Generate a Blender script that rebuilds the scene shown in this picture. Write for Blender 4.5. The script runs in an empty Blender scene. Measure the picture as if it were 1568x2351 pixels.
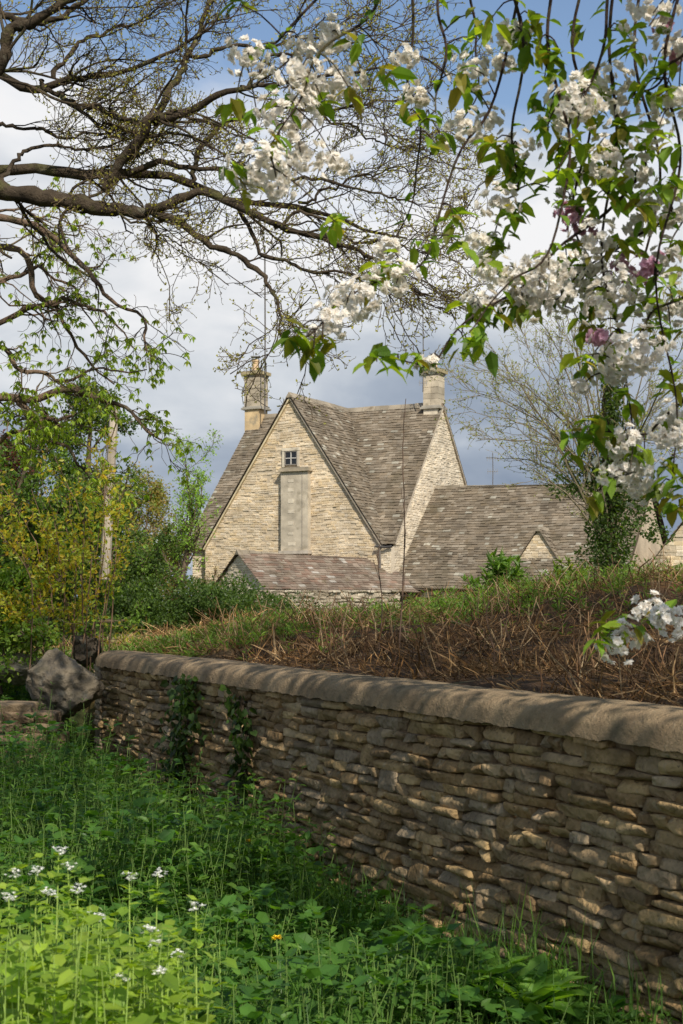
import bpy, bmesh, math, random
import numpy as np
from mathutils import Vector, noise as mnoise
rng = np.random.default_rng(11)
random.seed(5)
F = 3265.0; CU = 784.0; HV = 1380.0; CH = 1.6
def P(u, v, Y):
    return np.array([(u-CU)/F*Y, Y, CH-(v-HV)/F*Y])
COL = bpy.context.scene.collection
ORIG = {}
def nrm(a):
    return a/(np.linalg.norm(a, axis=-1, keepdims=True)+1e-9)
def sstep(a, b, x):
    t = np.clip((x-a)/(b-a), 0, 1); return t*t*(3-2*t)

# ---------------------------------------------------------------- mesh builder
class MB:
    def __init__(s): s.V=[]; s.F=[]; s.C=[]; s.n=0
    def add(s, v, f, c):
        v=np.asarray(v,float).reshape(-1,3); f=np.asarray(f,int)
        c=np.broadcast_to(np.asarray(c,float),(len(v),3))
        s.V.append(v); s.F.append(f+s.n); s.C.append(c); s.n+=len(v)
    def inst(s, T, f, c):
        N,k,_=T.shape; f=np.asarray(f,int)
        if N==0: return
        ff=(f[None]+(np.arange(N)*k)[:,None,None]).reshape(-1,f.shape[1])
        c=np.asarray(c,float)
        if c.ndim==1: c=np.broadcast_to(c,(N,k,3))
        elif c.ndim==2: c=np.repeat(c[:,None],k,1)
        s.add(T.reshape(-1,3),ff,c.reshape(-1,3))
    def build(s, name, mat, parent=None, origin=None, smooth=False):
        V=np.concatenate(s.V); C=np.concatenate(s.C)
        if parent is not None: o=ORIG[parent.name]
        else: o=np.array(origin if origin is not None else (0,0,0),float)
        V=V-o
        me=bpy.data.meshes.new(name)
        me.vertices.add(len(V)); me.vertices.foreach_set('co',V.astype(np.float32).ravel())
        loops=np.concatenate([f.ravel() for f in s.F]).astype(np.int32)
        tot=np.concatenate([np.full(len(f),f.shape[1]) for f in s.F])
        st=np.concatenate([[0],np.cumsum(tot)[:-1]]).astype(np.int32)
        me.loops.add(len(loops)); me.loops.foreach_set('vertex_index',loops)
        me.polygons.add(len(tot)); me.polygons.foreach_set('loop_start',st)
        me.polygons.foreach_set('use_smooth',np.full(len(tot),smooth))
        me.update(calc_edges=True)
        a=me.attributes.new('col','FLOAT_COLOR','POINT')
        a.data.foreach_set('color',np.concatenate([C,np.ones((len(C),1))],1).astype(np.float32).ravel())
        me.materials.append(mat)
        ob=bpy.data.objects.new(name,me); COL.objects.link(ob)
        ORIG[ob.name]=o
        if parent is not None: ob.parent=parent
        else: ob.location=Vector(o)
        return ob
def tag(o,label,cat,group=None,kind=None):
    o['label']=label; o['category']=cat
    if group: o['group']=group
    if kind: o['kind']=kind
    return o
def thing(name,label,cat,loc,group=None,kind=None):
    o=bpy.data.objects.new(name,None); COL.objects.link(o); o.location=Vector(loc)
    o.empty_display_size=.2
    ORIG[o.name]=np.array(loc,float)
    return tag(o,label,cat,group,kind)

# ---------------------------------------------------------------- materials
def mat_attr(name, rough=.85, bump=.3, bscale=40, var=.3, vscale=8, transl=0, tcol=(1.3,1.4,.6), spec=.3, spots=None, bdist=.02, chip=0):
    m=bpy.data.materials.new(name); m.use_nodes=True
    nt=m.node_tree; N=nt.nodes; L=nt.links; b=N['Principled BSDF']; out=N['Material Output']
    at=N.new('ShaderNodeAttribute'); at.attribute_name='col'
    tc=N.new('ShaderNodeTexCoord')
    n1=N.new('ShaderNodeTexNoise'); n1.inputs['Scale'].default_value=vscale; n1.inputs['Detail'].default_value=6
    L.new(tc.outputs['Object'],n1.inputs['Vector'])
    mr=N.new('ShaderNodeMapRange'); mr.inputs['From Min'].default_value=.3; mr.inputs['From Max'].default_value=.7
    mr.inputs['To Min'].default_value=1-var; mr.inputs['To Max'].default_value=1+var
    L.new(n1.outputs['Fac'],mr.inputs['Value'])
    vm=N.new('ShaderNodeVectorMath'); vm.operation='SCALE'
    L.new(at.outputs['Color'],vm.inputs[0]); L.new(mr.outputs['Result'],vm.inputs['Scale'])
    colout=vm.outputs[0]
    for (sc,lo,hi,scol) in (spots or []):
        n3=N.new('ShaderNodeTexNoise'); n3.inputs['Scale'].default_value=sc; n3.inputs['Detail'].default_value=5
        L.new(tc.outputs['Object'],n3.inputs['Vector'])
        m3=N.new('ShaderNodeMapRange'); m3.inputs['From Min'].default_value=lo; m3.inputs['From Max'].default_value=hi
        m3.inputs['To Max'].default_value=.75
        L.new(n3.outputs['Fac'],m3.inputs['Value'])
        mx=N.new('ShaderNodeMixRGB'); mx.inputs['Color2'].default_value=(*scol,1)
        L.new(m3.outputs['Result'],mx.inputs['Fac']); L.new(colout,mx.inputs['Color1']); colout=mx.outputs[0]
    L.new(colout,b.inputs['Base Color'])
    b.inputs['Roughness'].default_value=rough
    b.inputs['Specular IOR Level'].default_value=spec
    if bump>0:
        n2=N.new('ShaderNodeTexNoise'); n2.inputs['Scale'].default_value=bscale; n2.inputs['Detail'].default_value=8
        n2.inputs['Roughness'].default_value=.65
        L.new(tc.outputs['Object'],n2.inputs['Vector'])
        hgt=n2.outputs['Fac']
        if chip>0:
            vo=N.new('ShaderNodeTexVoronoi'); vo.inputs['Scale'].default_value=chip
            L.new(tc.outputs['Object'],vo.inputs['Vector'])
            ma=N.new('ShaderNodeMath'); ma.operation='MULTIPLY_ADD'; ma.inputs[1].default_value=.6; L.new(vo.outputs['Distance'],ma.inputs[0]); L.new(hgt,ma.inputs[2]); hgt=ma.outputs[0]
        bp=N.new('ShaderNodeBump'); bp.inputs['Strength'].default_value=bump; bp.inputs['Distance'].default_value=bdist
        L.new(hgt,bp.inputs['Height']); L.new(bp.outputs['Normal'],b.inputs['Normal'])
    if transl>0:
        t=N.new('ShaderNodeBsdfTranslucent')
        v2=N.new('ShaderNodeVectorMath'); v2.operation='MULTIPLY'; v2.inputs[1].default_value=tcol
        L.new(colout,v2.inputs[0]); L.new(v2.outputs[0],t.inputs['Color'])
        mx=N.new('ShaderNodeMixShader'); mx.inputs['Fac'].default_value=transl
        L.new(b.outputs[0],mx.inputs[1]); L.new(t.outputs[0],mx.inputs[2]); L.new(mx.outputs[0],out.inputs['Surface'])
    return m
M_leaf=mat_attr('leaf_green',rough=.45,bump=0,var=.25,vscale=3,transl=.5,tcol=(2.0,1.9,.5),spec=.35)
M_petal=mat_attr('petal',rough=.6,bump=0,var=.04,transl=.45,tcol=(1.06,1.03,.97))
M_bark=mat_attr('bark',rough=.95,bump=1.,bscale=26,var=.5,vscale=6,spec=.15,spots=[(5,.55,.7,(.10,.10,.035)),(9,.6,.7,(.16,.15,.11))],bdist=.04)
M_twig=mat_attr('twig_bark',rough=.9,bump=0,var=.2,spec=.15)
M_stone=mat_attr('field_stone',rough=.95,bump=1.,bscale=26,var=.35,vscale=7,spec=.15,spots=[(16,.62,.72,(.40,.33,.22)),(5,.62,.78,(.15,.11,.06)),(40,.64,.72,(.13,.095,.055))],bdist=.025,chip=34)
M_rock=mat_attr('boulder_stone',rough=.95,bump=1.,bscale=14,var=.5,vscale=6,spots=[(9,.55,.7,(.20,.19,.15)),(5,.55,.7,(.06,.06,.035))],bdist=.06,chip=11)
M_cope=mat_attr('coping_mortar',rough=.95,bump=1.,bscale=44,var=.3,vscale=6,spec=.15,spots=[(8,.55,.72,(.15,.12,.075)),(30,.64,.72,(.34,.28,.19)),(3,.6,.75,(.17,.15,.10))],bdist=.02)
M_wall=mat_attr('cottage_stone',rough=.95,bump=.5,bscale=7,var=.22,vscale=1.8,bdist=.04)
M_roof=mat_attr('stone_slate',rough=.95,bump=.4,bscale=12,var=.3,vscale=1.4,spec=.12,spots=[(8,.65,.71,(.33,.31,.24)),(1.6,.54,.74,(.12,.10,.065)),(4,.6,.7,(.15,.115,.07))])
M_render=mat_attr('grey_render',rough=.95,bump=.4,bscale=8,var=.28,vscale=3,spots=[(4,.58,.7,(.28,.24,.17))])
M_wood=mat_attr('weathered_wood',rough=.9,bump=.3,bscale=20,var=.3,vscale=4)
M_paint=mat_attr('painted_wood',rough=.6,bump=0,var=.05)
M_metal=mat_attr('aerial_metal',rough=.5,bump=0,var=.1)
M_glass=mat_attr('window_glass',rough=.1,bump=0,var=.05,spec=.6)
M_pot=mat_attr('terracotta',rough=.8,bump=.1,var=.2)
M_straw=mat_attr('dead_straw',rough=.9,bump=0,var=.3,vscale=1.5,transl=.12,tcol=(1,1,.9),spec=.12)
M_petyel=mat_attr('yellow_petal',rough=.6,bump=0,var=.1)

# ---------------------------------------------------------------- shape helpers
def cr(pts,n):
    pts=np.asarray(pts,float); p=np.vstack([2*pts[0]-pts[1],pts,2*pts[-1]-pts[-2]])
    t=np.linspace(0,len(pts)-1-1e-6,n); i=t.astype(int); f=(t-i)[:,None]
    a,b,c,d=p[i],p[i+1],p[i+2],p[i+3]
    return .5*(2*b+(c-a)*f+(2*a-5*b+4*c-d)*f**2+(3*b-3*c+d-a)*f**3)
def tubes(mb,Pt,R,k,c):
    N,n,_=Pt.shape
    T=nrm(np.gradient(Pt,axis=1))
    mt=nrm(T.mean(1)); ref=np.where(np.abs(mt[:,2:3])>.75,np.array([[1.,.1,0]]),np.array([[.05,.1,1.]]))
    A=nrm(np.cross(T,ref[:,None])); B=np.cross(T,A)
    an=np.arange(k)*2*np.pi/k
    ring=Pt[:,:,None]+R[:,:,None,None]*(np.cos(an)[None,None,:,None]*A[:,:,None]+np.sin(an)[None,None,:,None]*B[:,:,None])
    f=[(i*k+j,i*k+(j+1)%k,(i+1)*k+(j+1)%k,(i+1)*k+j) for i in range(n-1) for j in range(k)]
    c=np.asarray(c,float)
    mb.inst(ring.reshape(N,n*k,3),f,c)
def tube1(mb,pts,r,k,c,n=None):
    pts=np.asarray(pts,float)
    if n: pts=cr(pts,n)
    r=np.broadcast_to(np.interp(np.linspace(0,1,len(pts)),np.linspace(0,1,len(np.atleast_1d(r))),np.atleast_1d(r)),(len(pts),))
    tubes(mb,pts[None],r[None],k,c)
def spawn(Pt,R,m,L0,L1,n=6,spread=.8,bias=(0,0,0),t0=.15,t1=1.,wig=.25,rr=.55,rmin=.002,tanw=1.,curl=.15,taper=.35,shrink=.4):
    N,npt,_=Pt.shape
    idx=np.repeat(np.arange(N),m); Mn=N*m
    tt=rng.uniform(t0,t1,Mn); t=tt*(npt-1); i=np.minimum(t.astype(int),npt-2); fr=(t-i)
    s=Pt[idx,i]*(1-fr[:,None])+Pt[idx,i+1]*fr[:,None]
    tan=nrm(Pt[idx,i+1]-Pt[idx,i])
    r=(R[idx,i]*(1-fr)+R[idx,i+1]*fr)*rr
    bias=np.asarray(bias,float)
    d=nrm(tan*tanw+rng.normal(0,spread,(Mn,3))+bias)
    L=rng.uniform(L0,L1,Mn)*(1-shrink*tt)
    p=[s]
    for k in range(n-1):
        d=nrm(d+rng.normal(0,wig,(Mn,3))+bias*curl)
        p.append(p[-1]+d*(L/(n-1))[:,None])
    P2=np.stack(p,1)
    R2=np.maximum(r[:,None]*np.linspace(1,taper,n)[None],rmin)
    return P2,R2
QF=[(0,1,2,3)]
QT=np.array([(0,0,0),(.45,-.5,.04),(1,0,-.12),(.5,.5,.04)])
FT=np.array([(0,0,0),(.33,0,.0),(.68,0,-.03),(1,0,-.16),(.28,-.46,.09),(.68,-.36,.03),(.28,.46,.09),(.68,.36,.03)])
FF=[(0,4,1),(0,1,6),(1,4,5),(1,5,2),(1,2,7),(1,7,6),(2,5,3),(2,3,7)]
HT=np.array([(0,0,0),(.4,0,.0),(.7,0,-.02),(1,0,-.1),(-.08,-.42,.06),(.5,-.5,.08),(-.08,.42,.06),(.5,.5,.08)])
def leaves(mb,pos,d,up,L,W,c,kind='q'):
    d=nrm(d); side=nrm(np.cross(d,up)); nn=np.cross(side,d)
    T,f={'q':(QT,QF),'f':(FT,FF),'h':(HT,FF)}[kind]
    L=np.broadcast_to(L,(len(pos),)); W=np.broadcast_to(W,(len(pos),))
    V=pos[:,None]+T[None,:,0:1]*L[:,None,None]*d[:,None]+T[None,:,1:2]*W[:,None,None]*side[:,None]+T[None,:,2:3]*L[:,None,None]*nn[:,None]
    mb.inst(V,f,c)
def colmix(cols,N,j=.15):
    cols=np.asarray(cols,float); i=rng.integers(0,len(cols),N); k=rng.integers(0,len(cols),N); f=rng.uniform(0,1,(N,1))
    return (cols[i]*f+cols[k]*(1-f))*rng.uniform(1-j,1+j,(N,1))
def leafcloud(mb,cen,rad,n,size,cols,shell=.5,upb=.35):
    cen=np.asarray(cen,float); rad=np.asarray(rad,float)
    vol=np.prod(rad,1)**(2/3.); k=rng.choice(len(cen),n,p=vol/vol.sum())
    d=nrm(rng.normal(0,1,(n,3))); r=rng.uniform(shell,1,n)**.6*rng.uniform(.85,1.12,n)
    p=cen[k]+rad[k]*d*r[:,None]
    dr=nrm(d+rng.normal(0,.8,(n,3))+np.array([0,0,-.2])); up=nrm(d*.6+rng.normal(0,.6,(n,3))+np.array([0,-.1,upb]))
    s=rng.uniform(.6,1.25,n)*size
    leaves(mb,p,dr,up,s,s*.6,colmix(cols,n))
BF=[(0,1,2,3),(4,7,6,5),(0,4,5,1),(1,5,6,2),(2,6,7,3),(3,7,4,0)]
def boxv(mb,o,ax,ay,az,c):
    o,ax,ay,az=[np.asarray(q,float) for q in (o,ax,ay,az)]
    v=np.array([o,o+ax,o+ax+ay,o+ay,o+az,o+ax+az,o+ax+ay+az,o+ay+az])
    mb.add(v,BF,c)

def fill(mb,poly,ex,nr,rowh,wid,th,cols,mode='wall',holes=(),gap=.012,back=None,j=.2,light=None):
    poly=np.asarray(poly,float); O=poly[0]; ex=nrm(np.asarray(ex,float)); nr=nrm(np.asarray(nr,float)); ey=nrm(np.cross(nr,ex))
    if ey[2]<0: ey=-ey
    q=np.stack([(poly-O)@ex,(poly-O)@ey],1)
    def span(b):
        xs=[]
        for i in range(len(q)):
            a0,b0=q[i]; a1,b1=q[(i+1)%len(q)]
            if (b0-b)*(b1-b)<=0 and abs(b1-b0)>1e-6:
                xs.append(a0+(a1-a0)*(b-b0)/(b1-b0))
        return (min(xs),max(xs)) if len(xs)>=2 else None
    b=q[:,1].min()+1e-4; B1=q[:,1].max()-1e-4
    R=[]
    while b<B1:
        h=min(rng.uniform(*rowh),B1-b)
        s0=span(b); s1=span(b+h*.999)
        if s0 and s1:
            lo=min(s0[0],s1[0]); hi=max(s0[1],s1[1]); a=lo-rng.uniform(0,.1)
            while a<hi:
                w=rng.uniform(*wid); a2=a+w
                c0=[np.clip(a,*s0),np.clip(a2,*s0),np.clip(a,*s1),np.clip(a2,*s1)]
                if max(c0[1]-c0[0],c0[3]-c0[2])>.03:
                    ok=True
                    for (hx0,hx1,hy0,hy1) in holes:
                        if a2>hx0 and a<hx1 and b+h>hy0 and b<hy1: ok=False
                    if mode=='wall' and rng.random()<.10: ok=False
                    if ok: R.append((c0[0],c0[1],c0[2],c0[3],b,b+h))
                a=a2
        b+=h
    R=np.array(R); N=len(R)
    jt=rng.uniform(.4,1.3,N)*th
    def pt(a,bb,z):
        bb=bb+(.025*np.sin(a*1.3+bb*.4)+.012*np.sin(a*3.9+bb*2) if mode=='wall' else .018*np.sin(a*1.1+bb*.9)+.008*np.sin(a*4.3+bb*3))*np.clip((bb-q[:,1].min())*3,0,1)*np.clip((B1-bb)*3,0,1)
        return O+a[:,None]*ex+bb[:,None]*ey+z[:,None]*nr
    z0=np.zeros(N)+.002
    if mode=='roof':
        ov=.03; jb=rng.uniform(-.016,.016,N)
        V=np.stack([pt(R[:,0],R[:,4]+jb,z0),pt(R[:,1],R[:,4]+jb,z0),pt(R[:,3],R[:,5]+ov,z0),pt(R[:,2],R[:,5]+ov,z0),
          pt(R[:,0]+gap*.5,R[:,4]+jb,jt+.01),pt(R[:,1]-gap*.5,R[:,4]+jb+rng.uniform(-.008,.008,N),jt*rng.uniform(.6,1.2,N)+.01),pt(R[:,3]-gap*.5,R[:,5]+ov,z0+.006),pt(R[:,2]+gap*.5,R[:,5]+ov,z0+.006)],1)
    else:
        g=gap
        jj=lambda: rng.uniform(.3,1.6,N)*g
        V=np.stack([pt(R[:,0],R[:,4],z0),pt(R[:,1],R[:,4],z0),pt(R[:,3],R[:,5],z0),pt(R[:,2],R[:,5],z0),
          pt(R[:,0]+jj(),R[:,4]+jj(),jt),pt(R[:,1]-jj(),R[:,4]+jj(),jt*rng.uniform(.7,1,N)),pt(R[:,3]-jj(),R[:,5]-jj(),jt),pt(R[:,2]+jj(),R[:,5]-jj(),jt*rng.uniform(.6,1,N))],1)
    c=colmix(cols,N,j)
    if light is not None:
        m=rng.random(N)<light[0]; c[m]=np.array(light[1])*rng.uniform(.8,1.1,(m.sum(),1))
    mb.inst(V,BF[1:],c)
    mb.add(poly,[tuple(range(len(poly)))],back if back is not None else np.asarray(cols[0])*.6)

# ---------------------------------------------------------------- ground
W0=np.array([.88,5.8]); WT=np.array([.434,-.901]); WN=np.array([.901,.434])
def gz(x,y):
    x=np.asarray(x,float); y=np.asarray(y,float)
    d=(x-W0[0])*WN[0]+(y-W0[1])*WN[1]; s=(x-W0[0])*WT[0]+(y-W0[1])*WT[1]
    w=sstep(-7.6,-6.9,s)
    k=w*sstep(.12,.34,d)+(1-w)*sstep(-1.2,.6,d)
    bank=np.clip(.33+.13*x,0,1.3)*np.exp(-((y-14)/np.where(y<14,4.4,4.))**2)
    wob=.035*np.sin(x*2.1+y*.7)+.03*np.sin(y*2.9-x*1.3)+.02*np.sin(x*6.1)*np.sin(y*5.3)
    up=1.05-.17*sstep(13,19,y)-.45*sstep(32,42,y)-.4*sstep(60,120,y)
    return k*(up+bank)+wob*np.where(k>.5,1.1,.8)*sstep(80,40,y)
def mk_ground():
    xs=np.concatenate([np.linspace(-900,-30,12),np.linspace(-26,-5,18),np.linspace(-4.8,6,110),np.linspace(6.5,30,18),np.linspace(40,900,12)])
    ys=np.concatenate([np.linspace(-300,-10,6),np.linspace(-8,2,12),np.linspace(2.2,18,150),np.linspace(18.5,60,40),np.linspace(70,2500,22)])
    X,Y=np.meshgrid(xs,ys); Z=gz(X,Y)
    V=np.stack([X,Y,Z],-1).reshape(-1,3)
    nx=len(xs); i=np.arange(nx-1)[None]+np.arange(len(ys)-1)[:,None]*nx
    f=np.stack([i,i+1,i+1+nx,i+nx],-1).reshape(-1,4)
    d=(V[:,0]-W0[0])*WN[0]+(V[:,1]-W0[1])*WN[1]
    c=np.where((d>0.05)[:,None],np.array([.075,.042,.02]),np.array([.03,.045,.014]))
    far=sstep(16,24,V[:,1])[:,None]
    c=c*(1-far)+far*np.array([.07,.11,.03])
    left=(sstep(-.2,-1.8,V[:,0])*sstep(10,12,V[:,1]))[:,None]
    c=c*(1-left*.6)+left*.6*np.array([.10,.12,.04])
    mb=MB(); mb.add(V,f,c)
    g=mb.build('ground',mat_attr('soil',rough=1,bump=1.,bscale=6,var=.5,vscale=2.5,spots=[(2.2,.55,.65,(.13,.065,.018)),(3.7,.6,.7,(.05,.06,.02))],bdist=.05),smooth=True)
    g['kind']='structure'
mk_ground()

# ---------------------------------------------------------------- foreground dry stone wall
bm=bmesh.new(); bmesh.ops.create_cube(bm,size=2); bmesh.ops.subdivide_edges(bm,edges=bm.edges[:],cuts=6,use_grid_fill=True)
bm.verts.ensure_lookup_table(); SV=np.array([v.co[:] for v in bm.verts]); SF=np.array([[v.index for v in f.verts] for f in bm.faces]); bm.free()
SV=np.sign(SV)*np.interp(np.abs(SV),[0,1/7.,3/7.,5/7.,1],[0,.22,.62,.90,1])
nn_=12.; SV=SV/((np.abs(SV)**nn_).sum(1)**(1/nn_))[:,None]
def stones(mb,cen,t,n,dim,cols,amp=.035):
    N=len(cen); V=np.repeat(SV[None],N,0)
    O_=V.copy()
    for fq,am in ((.9,amp),(2.4,amp*.8),(6.,amp*.5)):
        K=rng.normal(0,fq,(N,3,3)); ph=rng.uniform(0,6.28,(N,1,3))
        V=V+am*np.sin(np.einsum('nki,nij->nkj',O_,K)+ph)*np.array([.6,.7,1.3])
    for q in range(2):
        cn=nrm(np.stack([rng.normal(0,.15,N),-np.ones(N),rng.normal(0,.25,N)],1)); h=rng.uniform(.88,1.04,N)[:,None]
        dd=np.einsum('nki,ni->nk',V,cn)-h; V=V-np.clip(dd,0,None)[:,:,None]*cn[:,None]
    for q in range(2):
        cn=nrm(np.stack([rng.choice([-1,1],N)*1.,-np.ones(N)*rng.uniform(0,.5,N),rng.choice([-1,1],N)*rng.uniform(.3,.9,N)],1))
        h=rng.uniform(1.12,1.45,N)[:,None]; dd=np.einsum('nki,ni->nk',V,cn)-h; V=V-np.clip(dd,0,None)[:,:,None]*cn[:,None]
    V[:,:,2]*=1+rng.uniform(-.12,.12,(N,1))*V[:,:,0]
    V[:,:,2]+=rng.uniform(-.06,.06,(N,1))*V[:,:,0]
    z=np.array([0,0,1.])
    V=V*dim[:,None]
    rot=rng.normal(0,.012,N); c,s=np.cos(rot)[:,None],np.sin(rot)[:,None]
    a=V[:,:,0]*c-V[:,:,2]*s; b=V[:,:,0]*s+V[:,:,2]*c
    yaw=rng.normal(0,.04,(N,1)); yy=V[:,:,1]+a*yaw
    Wd=cen[:,None]+a[:,:,None]*t+yy[:,:,None]*n+b[:,:,None]*z
    mb.inst(Wd,SF,cols)
def w3(s,d,z): 
    return np.array([W0[0]+WT[0]*s+WN[0]*d, W0[1]+WT[1]*s+WN[1]*d, z])
def mk_wall():
    root=thing('dry_stone_wall','long foreground dry stone wall of brown rubble with rounded mortar coping','wall',w3(-1.5,.18,0))
    cen=[];dim=[]
    z=-.02; S0=-6.75; S1=4.2
    while z<1.07:
        h1=rng.uniform(.036,.066); h2=rng.uniform(.036,.066)
        s=S0+rng.uniform(-.1,0)
        def row(sa,sb,zb,h):
            a=sa
            while a<sb-.01:
                w=rng.choice([rng.uniform(.08,.14),rng.uniform(.13,.22),rng.uniform(.2,.32)])
                if sb-a-w<.07: w=sb-a
                hh=h*rng.uniform(.92,1.03)
                cen.append((a+w/2,rng.normal(0,.009),zb+hh/2+rng.normal(0,.002))); dim.append((w/2*.99,rng.uniform(.088,.11),hh/2*1.0))
                a+=w
        while s<S1:
            seg=rng.uniform(.35,1.2)
            row(s,s+seg,z,h1); row(s,s+seg,z+h1,h2); s+=seg
            if rng.random()<.2:
                w=rng.uniform(.12,.24); hh=h1+h2
                cen.append((s+w/2,rng.normal(0,.008),z+hh/2)); dim.append((w/2*.98,.1,hh/2*.98)); s+=w
        z+=h1+h2
    cen=np.array(cen); dim=np.array(dim)
    cen[:,2]+=.018*np.sin(cen[:,0]*1.7+cen[:,2]*2)+.008*np.sin(cen[:,0]*4.3+cen[:,2]*3)
    keep=cen[:,2]<1.09; cen=cen[keep]; dim=dim[keep]
    N=len(cen); wc=np.stack([W0[0]+WT[0]*cen[:,0]+WN[0]*(cen[:,1]+.1),W0[1]+WT[1]*cen[:,0]+WN[1]*(cen[:,1]+.1),cen[:,2]],1)
    cols=colmix([(.36,.235,.11),(.43,.295,.145),(.29,.19,.09),(.36,.26,.145),(.47,.33,.155),(.25,.17,.09),(.34,.26,.165)],N,.2)
    mb=MB(); stones(mb,wc,np.array([*WT,0]),np.array([*WN,0]),dim,cols)
    o=w3(S0+.03,.075,0); boxv(mb,o,np.array([*WT,0])*(S1-S0),np.array([*WN,0])*.27,np.array([0,0,1.06]),(.10,.068,.038))
    c2=[];d2=[]
    z=0
    while z<1.05:
        h=rng.uniform(.05,.08); a=.0
        while a<.34:
            w=rng.uniform(.12,.2); c2.append(w3(S0+.02+rng.normal(0,.01),a+w/2,z+h/2)); d2.append((w/2,.09,h/2)); a+=w
        z+=h
    stones(mb,np.array(c2),np.array([*WN,0]),np.array([*WT,0]),np.array(d2),colmix([(.27,.2,.13),(.35,.28,.19)],len(c2)))
    mb.build('stonework',M_stone,root,smooth=True)
    ns=420; ss=np.linspace(S0-.12,S1,ns); k=24
    V=np.zeros((ns,k,3))
    for i,s in enumerate(ss):
        e=min(1,math.sqrt(max(0,(s-(S0-.13))/.22)))
        for j in range(k):
            a=math.pi*j/(k-1)
            n1=mnoise.noise(Vector((s*1.1,a*.9,0)))*.010+mnoise.noise(Vector((s*7,a*2.5,3)))*.005+mnoise.noise(Vector((s*22,a*7,9)))*.0035
            r=.198*(1+n1*1.0); dd=.172-r*math.copysign(abs(math.cos(a))**.75,math.cos(a))
            zz=1.080+(.112+n1)*abs(math.sin(a))**.6*e
            if j==0 or j==k-1: zz=1.062+mnoise.noise(Vector((s*9,j,2)))*.012+mnoise.noise(Vector((s*30,j,2)))*.006
            V[i,j]=w3(s,.172+(dd-.172)*(.6+.4*e),zz)
    idx=np.arange(k)[None]+np.arange(ns)[:,None]*k
    f=np.stack([idx[:-1,:-1],idx[1:,:-1],idx[1:,1:],idx[:-1,1:]],-1).reshape(-1,4)
    mb=MB(); mb.add(V.reshape(-1,3),f,(.31,.225,.135))
    mb.add(np.concatenate([V[:,0],V[:,-1]]),[(i,i+1,ns+i+1,ns+i) for i in range(ns-1)],(.1,.08,.05))
    mb.add(V[0],[tuple(range(k))],(.3,.22,.14))
    mb.build('coping',M_cope,root,smooth=True)
mk_wall()
def low_wall():
    root=thing('low_stone_wall','short low stone wall with a flat slab top at the far left end of the long wall','wall',(-2.6,10.6,0))
    mb=MB(); c=[];d=[]
    z=0
    while z<.72:
        h=rng.uniform(.06,.1); a=-4.4
        while a<-2.25:
            w=rng.uniform(.14,.32); c.append((a+w/2,10.6+rng.normal(0,.012),z+h/2)); d.append((w/2,.12,h/2)); a+=w
        z+=h
    stones(mb,np.array(c),np.array([1.,0,0]),np.array([0,1.,0]),np.array(d),colmix([(.20,.14,.085),(.25,.18,.11)],len(c)))
    mb.build('stonework',M_stone,root,smooth=True)
    mb=MB(); stones(mb,np.array([(-3.9,10.7,.79),(-3.1,10.68,.78),(-2.52,10.7,.79)]),np.array([1.,0,0]),np.array([0,1.,0]),np.array([(.42,.22,.05),(.36,.22,.045),(.22,.2,.05)]),np.array([(.24,.175,.105)]*3),amp=.03)
    mb.build('slab',M_rock,root,smooth=True)
low_wall()
def boulder(c,r,label,seed,col=(.20,.165,.115)):
    bm=bmesh.new(); bmesh.ops.create_icosphere(bm,subdivisions=5,radius=1)
    V=np.array([v.co[:] for v in bm.verts]); Fc=np.array([[v.index for v in f.verts] for f in bm.faces]); bm.free()
    rg=np.random.default_rng(int(seed*10)); 
    for q in range(16):
        n=nrm(rg.normal(0,1,3)); h=rg.uniform(.62,.85); dd=V@n-h; V=V-np.clip(dd,0,None)[:,None]*n*.92
    out=[]
    for v in V:
        p=Vector(v); n=1.2+.16*mnoise.noise(p*2.7+Vector((seed,3,0)))+.11*mnoise.noise(p*6)+.06*mnoise.noise(p*14)
        out.append(v*n)
    V=np.array(out)*np.array(r)+np.array(c)
    mb=MB(); mb.add(V,Fc,col)
    o=mb.build('boulder',M_rock,origin=(c[0],c[1],c[2]-r[2]),smooth=True); tag(o,label,'boulder')
boulder(P(146,1570,11.3),(.25,.25,.24),'large rough grey boulder standing at the far left end of the wall coping',1.3)
boulder(P(40,1530,12.2),(.20,.25,.13),'paler pitted boulder behind and left of the large grey one',4.2,(.28,.24,.17))
boulder(P(195,1490,12.6),(.13,.2,.13),'small dark angular boulder under the yellow shrub stems',7.7,(.11,.085,.06))

# ---------------------------------------------------------------- cottage
th=math.radians(27); E1=np.array([math.cos(th),-math.sin(th),0]); E2=np.array([math.sin(th),math.cos(th),0]); A0=np.array([-1.53,43,0.])
EZ=np.array([0,0,1.])
def H(x,y,z): return A0+x*E1+y*E2+z*EZ
def G(u,v):
    k=(u-CU)/F; x=(k*43+1.53)/(.891+.454*k); Y=43-.454*x; return x,1.6+(HV-v)/F*Y
def hb(mb,x0,x1,y0,y1,z0,z1,c): boxv(mb,H(x0,y0,z0),E1*(x1-x0),E2*(y1-y0),EZ*(z1-z0),c)
WC=[(.57,.465,.315),(.62,.52,.37),(.52,.42,.285),(.58,.455,.28),(.60,.51,.38)]
WCP=[(.62,.53,.39),(.66,.58,.45),(.55,.47,.35)]
MORT=(.51,.42,.295)
RC=[(.17,.138,.098),(.21,.172,.125),(.138,.112,.08),(.19,.152,.105),(.235,.20,.15)]
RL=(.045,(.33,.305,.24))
WR=(.05,.09); WW=(.10,.26); RR=(.095,.13); RW=(.12,.26)
ZR=7.82; RY=3.87; EY=.23; ZE=3.32; XR=3.3
cot=thing('stone_cottage','steep gabled honey stone cottage with stone slate roofs and two chimneys','house',H(0,3,0))
mb=MB()
hx0,hz0=G(650,1073); hx1,hz1=G(687,1030)
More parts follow.
